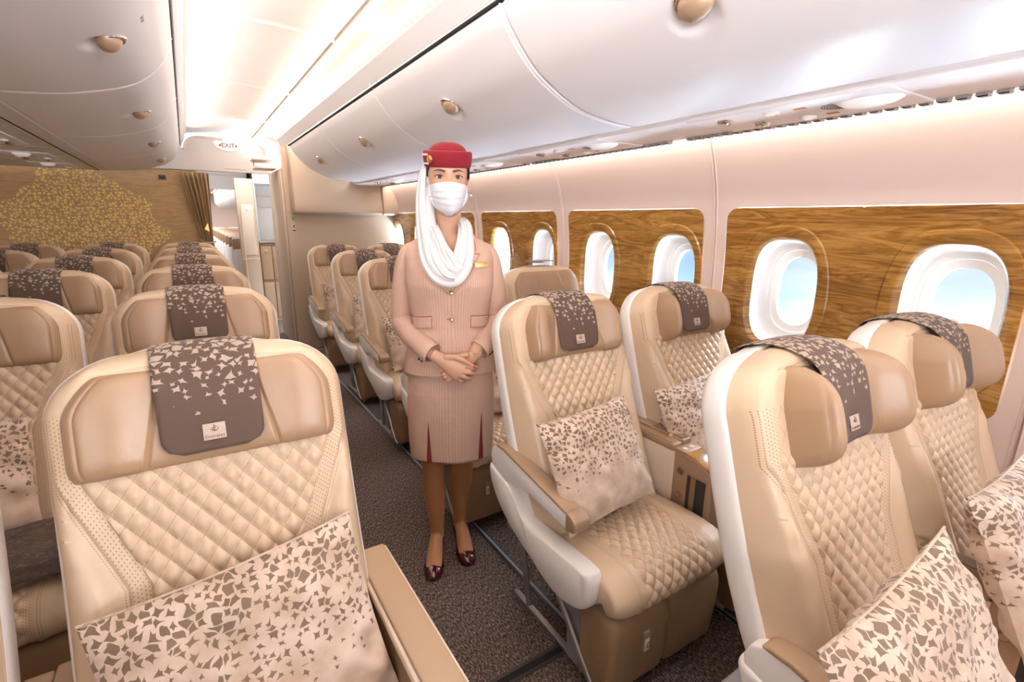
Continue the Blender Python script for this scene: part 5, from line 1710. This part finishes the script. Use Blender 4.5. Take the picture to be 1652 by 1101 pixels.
# jacket --------------------------------------------------------------
def jr(a, b, z, cy): return (a, b, z, cy)
JT = [(.905, .188, .128, .012), (.93, .186, .126, .012), (.98, .178, .122, .010), (1.04, .160, .113, .006), (1.09, .150, .107, .004), (1.14, .151, .109, .002), (1.20, .162, .118, .0), (1.26, .172, .124, .0), (1.32, .172, .114, .003), (1.365, .174, .098, .009), (1.392, .168, .085, .014), (1.412, .150, .073, .020), (1.435, .112, .064, .024), (1.455, .085, .058, .024), (1.468, .066, .056, .022)]
def jparam(z):
    return [interp([(r[0], r[q]) for r in JT], z) for q in (1, 2, 3)]
NJ = 112; zj = [.905 + (1.468 - .905) * i / 90 for i in range(91)]
def jk(i, k, grow=0.0, z=None):
    z = zj[i] if z is None else z; a_, b_, cy = jparam(z)
    t = 2 * PI * k / NJ - PI / 2            # k=0 at the front centre
    e = 2.35; c, s_ = math.cos(t), math.sin(t)
    x = math.copysign(abs(c) ** (2 / e), c) * (a_ + grow); y = cy + math.copysign(abs(s_) ** (2 / e), s_) * (b_ + grow)
    if s_ < 0:      # bust and folds
        y -= .020 * (math.exp(-((abs(x) - .075) / .045) ** 2 - ((z - 1.265) / .05) ** 2))
        y -= .0025 * math.sin(x * 55 + z * 26) * math.exp(-((z - 1.06) / .10) ** 2)
    x += .002 * math.sin(z * 55 + t * 3) * math.exp(-((z - 1.08) / .07) ** 2)
    if s_ < 0 and z > 1.28: z = 1.28 + (z - 1.28) * (1 - .80 * math.exp(-(x / .055) ** 2) * min(1, -s_ * 1.6))
    return (x, y, z)
mb = MB()
mb.grid(90, NJ, lambda i, j: jk(i, j), 'suit_cloth', cv=True, uvf=lambda i, j: (((j - NJ / 2) / NJ) * .92, zj[i]))
jo = link('jacket', mb.mesh('jacket', 60), pt, label='beige pinstriped jacket'); add_solid(jo, .003)
# front edge, button line, hem
mb = MB()
pts = [Vector(jk(i, 1.2, .002)) for i in range(1, 66)]
mb.tube(pts, [(.0035, .0012)] * len(pts), 8, 'suit_cloth', up=(0, -1, 0)); link('front_edge', mb.mesh('edge'), jo)
# sleeves
for sg in (-1, 1):
    P = [(sg * .110, .018, 1.385), (sg * .142, .018, 1.368), (sg * .163, .022, 1.325), (sg * .174, .03, 1.27), (sg * .184, .04, 1.19), (sg * .190, .045, 1.135), (sg * .184, .030, 1.095), (sg * .160, -.02, 1.066), (sg * .125, -.075, 1.040)]
    P += [(-.095, -.120, 1.022), (-.073, -.141, 1.010)] if sg < 0 else [(.122, -.100, 1.026), (.104, -.116, 1.012)]
    P = catmull(P, 64)
    rad = []
    for q in range(65):
        t = q / 64
        r = interp([(0, .034), (.10, .046), (.3, .0455), (.5, .043), (.62, .044), (.8, .042), (1, .040)], t)
        f = 1 + .05 * math.sin(t * 46 + sg) * math.exp(-((t - .60) / .13) ** 2) + .02 * math.sin(t * 21)
        rad.append((r * f, r * f * (1.0 if t < .7 else .88)))
    mb = MB(); mb.tube(P, rad, 34, 'suit_cloth', caps=False, up=(0, 1, 0), uvs=.30)
    so = link('sleeve', mb.mesh('sleeve', 60), jo); add_solid(so, .003)
    e0 = Vector(P[-1]); dr = (Vector(P[-1]) - Vector(P[-4])).normalized()
    for q in range(2):
        mb = MB(); mb.lathe([(0, .003), (.004, .0028), (.0055, .001), (.0055, -.001)], 14, 'hair'); b_ = link('cuff_button', mb.mesh('b'), so)
        pp = e0 - dr * (.012 + .014 * q) + Vector((sg * .034, -.016, -.030 if sg < 0 else -.022))
        b_.matrix_local = Matrix.Translation(pp) @ Vector((sg * .6, -.5, -.5)).to_track_quat('Z', 'Y').to_matrix().to_4x4()
# lapels
for sg in (-1, 1):
    mb = MB()
    def lap(i, j, sg=sg):
        t = i / 20; z = lerp(1.235, 1.452, t)
        inn = lerp(.006, .066, t ** .8); wd_ = interp([(0, .004), (.35, .040), (.66, .064), (.68, .048), (.8, .042), (1, .020)], t)
        x = inn + wd_ * (j / 8); k = None
        a_, b_, cy = jparam(z)
        c = min(.999, (x / a_)) ** (2.35 / 2); s_ = math.sqrt(max(0, 1 - c * c)); y = cy - s_ ** (2 / 2.35) * b_
        y -= .020 * (math.exp(-((x - .075) / .045) ** 2 - ((z - 1.265) / .05) ** 2))
        return (sg * x, y - .006 - .003 * math.sin(PI * j / 8), z)
    mb.grid(20, 8, lap, 'suit_cloth', uvf=lambda i, j: (i * .010 + j * .003, j * .01)); lo = link('lapel', mb.mesh('lapel', 60), jo); add_solid(lo, .003)
    if sg > 0:
        mb = MB(); mb.tube([Vector(lap(13.2, q)) + Vector((0, -.003, 0)) for q in range(2, 9)], .0011, 6, 'suit_piping'); mb.tube([Vector(lap(q, 8)) + Vector((0, -.002, 0)) for q in (14, 15, 16, 17, 18, 19, 20)], .0011, 6, 'suit_piping'); link('red_piping', mb.mesh('pp'), lo, label='thin red piping')
# buttons
for z in (1.238, 1.135):
    p = Vector(jk(0, 0, .004, z))
    mb = MB(); mb.lathe([(0, .0035), (.006, .0045), (.0085, .003), (.0095, .0)], 20, 'button_brass'); mb.lathe([(.005, .0040), (.0056, .0052), (.0062, .004)], 16, 'button_brass')
    b_ = link('button', mb.mesh('btn'), jo, label='brass button'); b_.matrix_local = Matrix.Translation(p + Vector((0, -.002, 0))) @ Matrix.Rotation(PI / 2, 4, 'X')
    mb = MB(); mb.tube([p + Vector((-.020, -.0005, 0)), p + Vector((-.008, -.003, 0))], .001, 6, 'suit_piping'); link('buttonhole', mb.mesh('bh'), jo)
# pocket flaps
for sg in (-1, 1):
    mb = MB()
    def pk(i, j, sg=sg):
        x = lerp(.075, .150, i / 10); z = lerp(1.145, 1.098, j / 5) - .010 * i / 10
        a_, b_, cy = jparam(z); c = min(.98, x / a_) ** (2.35 / 2); y = cy - math.sqrt(1 - c * c) ** (2 / 2.35) * b_
        return (sg * x, y - .005 - .002 * j / 5, z)
    mb.grid(10, 5, pk, 'suit_cloth', uvf=lambda i, j: (i * .0075, j * .01)); po = link('pocket_flap', mb.mesh('flap'), jo); add_solid(po, .002)
    mb = MB(); mb.tube([pk(i, 0) for i in range(11)], .0016, 6, 'suit_piping'); mb.tube([pk(0, j) for j in range(6)], .0012, 6, 'suit_piping'); link('red_piping', mb.mesh('pp'), po, label='thin red piping')
# name badge
mb = MB(); mb.box(-.030, .030, -.002, .002, -.0085, .0085, 'gold_metal', .001)
mb.box(-.0105, -.0098, -.0028, -.0018, -.0075, .0075, 'bronze_metal')
for x, z, w_, h_ in ((-.020, .002, .003, .0035), (.008, .003, .0025, .0022), (-.020, -.0052, .0055, .0007), (.008, -.0035, .004, .001)):
    mb.box(x - w_, x + w_, -.0027, -.0018, z - h_, z + h_, 'bronze_metal')
b_ = link('name_badge', mb.mesh('nb'), jo, label='small gold name badge')
b_.matrix_local = Matrix.Translation((.117, -.116, 1.340)) @ Matrix.Rotation(math.radians(20), 4, 'Z') @ Matrix.Rotation(math.radians(-12), 4, 'X')

# skirt ---------------------------------------------------------------
ST = [(.515, .176, .112, .045), (.60, .180, .115, .04), (.72, .182, .120, .03), (.82, .178, .120, .02), (.90, .170, .112, .015), (.96, .160, .105, .01)]
NS, NV_ = 220, 60
SL = {-.098: .705, .118: .735}       # x position of the two front kick pleats : top height
def skp(i, j):
    z = lerp(.515, .96, j / NV_); a_, b_, cy = [interp([(r[0], r[q]) for r in ST], z) for q in (1, 2, 3)]
    t = 2 * PI * i / NS - PI / 2; e = 2.4; c, s_ = math.cos(t), math.sin(t)
    x = math.copysign(abs(c) ** (2 / e), c) * a_; y = cy + math.copysign(abs(s_) ** (2 / e), s_) * b_
    if s_ < 0:
        for sx, zt in SL.items():
            if z < zt:
                w_ = .003 + .012 * (zt - z) / .2
                if abs(x - sx) < w_: y += .0
        y -= .004 * math.sin(x * 42 + 1) * smooth(.8, .52, z)
    else: y += .004 * math.sin(x * 40)
    z2 = z + (.010 * math.sin(t * 2 + .6) if j == 0 else 0)
    return (x, y, z2)
def skm(i, j):
    return 'suit_cloth'
    p, q = skp(i, j), skp(i + 1, j)
    if p[1] < 0:
        for sx, zt in SL.items():
            w_ = .003 + .012 * (zt - p[2]) / .2
            if p[2] < zt - .005 and (abs(p[0] - sx) < w_ or abs(q[0] - sx) < w_): return 'pleat_lining'
    return 'suit_cloth'
mb = MB(); mb.grid(NS, NV_, skp, skm, cu=True, uvf=lambda i, j: (i / NS * .96, j * .01))
sk = link('skirt', mb.mesh('skirt', 50), pt, label='beige pinstriped knee-length skirt with two red-lined pleats'); add_solid(sk, .003)

for sx, zt in SL.items():        # dark red lining showing in the kick pleats
    def lin(i, j, sx=sx, zt=zt):
        z = lerp(.516, zt, i / 24); w_ = .0005 + .0105 * (1 - i / 24) ** .9; x = sx + w_ * (-1 + j / 2)
        a_, b_, cy = [interp([(r[0], r[q]) for r in ST], z) for q in (1, 2, 3)]
        c = min(.99, abs(x) / a_) ** 1.2; y = cy - max(0, 1 - c * c) ** .5 ** 1 * 0 - (max(0, 1 - c * c) ** .5) ** (2 / 2.4) * b_
        y -= .004 * math.sin(x * 42 + 1) * smooth(.8, .52, z)
        return (x, y - .0045, z)
    mb = MB(); mb.grid(24, 4, lin, 'pleat_lining'); link('pleat_lining', mb.mesh('lin'), sk, label='dark red pleat lining')
# scarf ---------------------------------------------------------------
def ribbon(path, wid, thick, folds, mat='white_cloth', seed=0, up=(0, -1, 0)):
    P = catmull(path, 70); n = len(path)
    W_ = [interp([(k / (n - 1), wid[k]) for k in range(n)], t / 70) for t in range(71)]
    T_ = [interp([(k / (n - 1), thick[k]) for k in range(n)], t / 70) for t in range(71)]
    rings = []
    u = Vector(up)
    for i, p in enumerate(P):
        d = (P[min(i + 1, 70)] - P[max(i - 1, 0)]).normalized()
        s_ = d.cross(u).normalized(); n_ = s_.cross(d).normalized()
        ring = []
        for k in range(72):
            a = 2 * PI * k / 72
            f = 1 + .30 * math.sin(folds * a + 1.5 * math.sin(i / 70 * 5 + seed) + seed) + .20 * math.sin(11 * a + 3 * math.sin(i / 70 * 4 + seed * 2))
            ring.append(p + s_ * (W_[i] * math.cos(a)) + n_ * (T_[i] * math.sin(a) * f))
        rings.append(ring)
    mb = MB(); mb.loft(rings, mat, uvf=lambda i, j: (j / 72 + seed, i / 70)); return mb
# veil from the hat down her right side, looping across the chest and up to her left shoulder
mb = ribbon([(-.074, .020, 1.705), (-.083, .022, 1.66), (-.088, .018, 1.58), (-.086, -.010, 1.50), (-.078, -.065, 1.43), (-.066, -.120, 1.365), (-.035, -.150, 1.318), (.008, -.155, 1.312), (.040, -.142, 1.355), (.054, -.115, 1.42), (.058, -.060, 1.475), (.045, .02, 1.500)],
            [.014, .026, .034, .038, .042, .046, .048, .048, .042, .032, .026, .022], [.014, .026, .030, .030, .026, .022, .022, .022, .020, .020, .020, .016], 5, seed=.4, up=(0, -1, .25))
sc = link('scarf', mb.mesh('scarf', 80), pt, label='white draped scarf')
mb = ribbon([(-.052, .03, 1.492), (-.060, -.03, 1.475), (-.050, -.082, 1.45), (-.030, -.126, 1.40), (-.004, -.158, 1.355), (.020, -.172, 1.320)],
            [.018, .020, .022, .024, .030, .030], [.012, .013, .014, .014, .014, .010], 4, seed=1.4)
link('scarf_fold', mb.mesh('scarf', 80), sc)
mb = ribbon([(-.074, -.03, 1.48), (-.070, -.085, 1.43), (-.056, -.140, 1.37), (-.020, -.176, 1.322), (.016, -.180, 1.310)],
            [.016, .022, .026, .028, .024], [.010, .012, .012, .012, .010], 5, seed=2.2)
link('scarf_fold', mb.mesh('scarf', 80), sc)

# shoes ---------------------------------------------------------------
for sg in (-1, 1):
    h0, d, s_ = foot_frame(sg)
    def F(a, o, z): return h0 + d * a + s_ * o + Vector((0, 0, z))
    secs = [(-.022, .012, .030, .070), (-.018, .022, .026, .078), (.0, .029, .024, .084), (.03, .031, .022, .078), (.07, .029, .016, .062), (.10, .033, .009, .045), (.13, .039, .004, .036), (.155, .042, .002, .037), (.18, .041, .001, .042), (.205, .034, .002, .036), (.222, .022, .003, .026), (.230, .008, .005, .016)]
    NK = 28
    mb = MB()
    # outer upper: U-section, open at the top until the vamp
    rings = []
    for a, w_, z0, z1 in secs:
        ring = []
        closed = a > .148
        for k in range(NK + 1):
            t = k / NK; th = PI * t
            if closed: x = -math.cos(th) * w_; z = z0 + (z1 - z0) * math.sin(th) ** .75
            else:
                # walls only
                q = abs(2 * t - 1)
                x = math.copysign(1, 2 * t - 1) * w_ * (1 - .12 * (1 - q)) ; z = z0 + (z1 - z0) * min(1, (1 - q) * 1.0)
                if t == .5: x = 0; z = z1
                if q < .5:
                    x = math.copysign(1, 2 * t - 1) * w_ * (.88); z = z1
            ring.append(F(a, x, z))
        rings.append(ring)
    # split: side walls left and right + toe cap
    def wall(sd):
        m_ = MB()
        def fn(i, j):
            a, w_, z0, z1 = secs[i]; v = j / 8
            return F(a, sd * w_ * (1 - .14 * v ** 2 + .04 * math.sin(PI * v)), lerp(z0, z1, v))
        mb.grid(7, 8, fn, 'shoe_leather')
    wall(-1); wall(1)
    mb.grid(8, 8, lambda i, j: F(-.022 - .006 * math.sin(PI * i / 8), lerp(-.012, .012, i / 8), lerp(.030, .070, j / 8)), 'shoe_leather')
    def toe(i, j):
        k = 4 + i / 20 * (len(secs) - 1 - 5.0 + 1e-6) + 1.0; k = min(k, len(secs) - 1 - 1e-6); q = int(k); f = k - q
        a, w_, z0, z1 = [lerp(secs[q][m], secs[q + 1][m], f) for m in range(4)]
        th = PI * j / 28
        # rounded throat line
        if i < 7:
            back = (1 - math.sin(th) ** 1.0); a = a + (.030 * math.sin(th)) * (1 - i / 7)
        return F(a, -math.cos(th) * w_, z0 + (z1 - z0) * math.sin(th) ** .7)
    mb.grid(20, 28, toe, 'shoe_leather')
    # sole and heel
    so_ = []
    for a, w_, z0, z1 in secs: so_.append([F(a, w_ * c_, z0 + dz) for c_, dz in ((-.98, .001), (.98, .001), (.98, -.004 if z0 > .004 else -z0), (-.98, -.004 if z0 > .004 else -z0))])
    mb.loft(so_, 'hair')
    mb.loft([[F(-.002 + r * 1.1 * math.cos(2 * PI * k / 16), r * math.sin(2 * PI * k / 16), z) for k in range(16)] for r, z in ((.015, 0), (.014, .006), (.013, .018), (.020, .028), (.023, .034))], 'shoe_leather')
    shoe = link('shoe', mb.mesh('shoe', 50), pt, label='glossy dark burgundy pump'); add_solid(shoe, .0018)
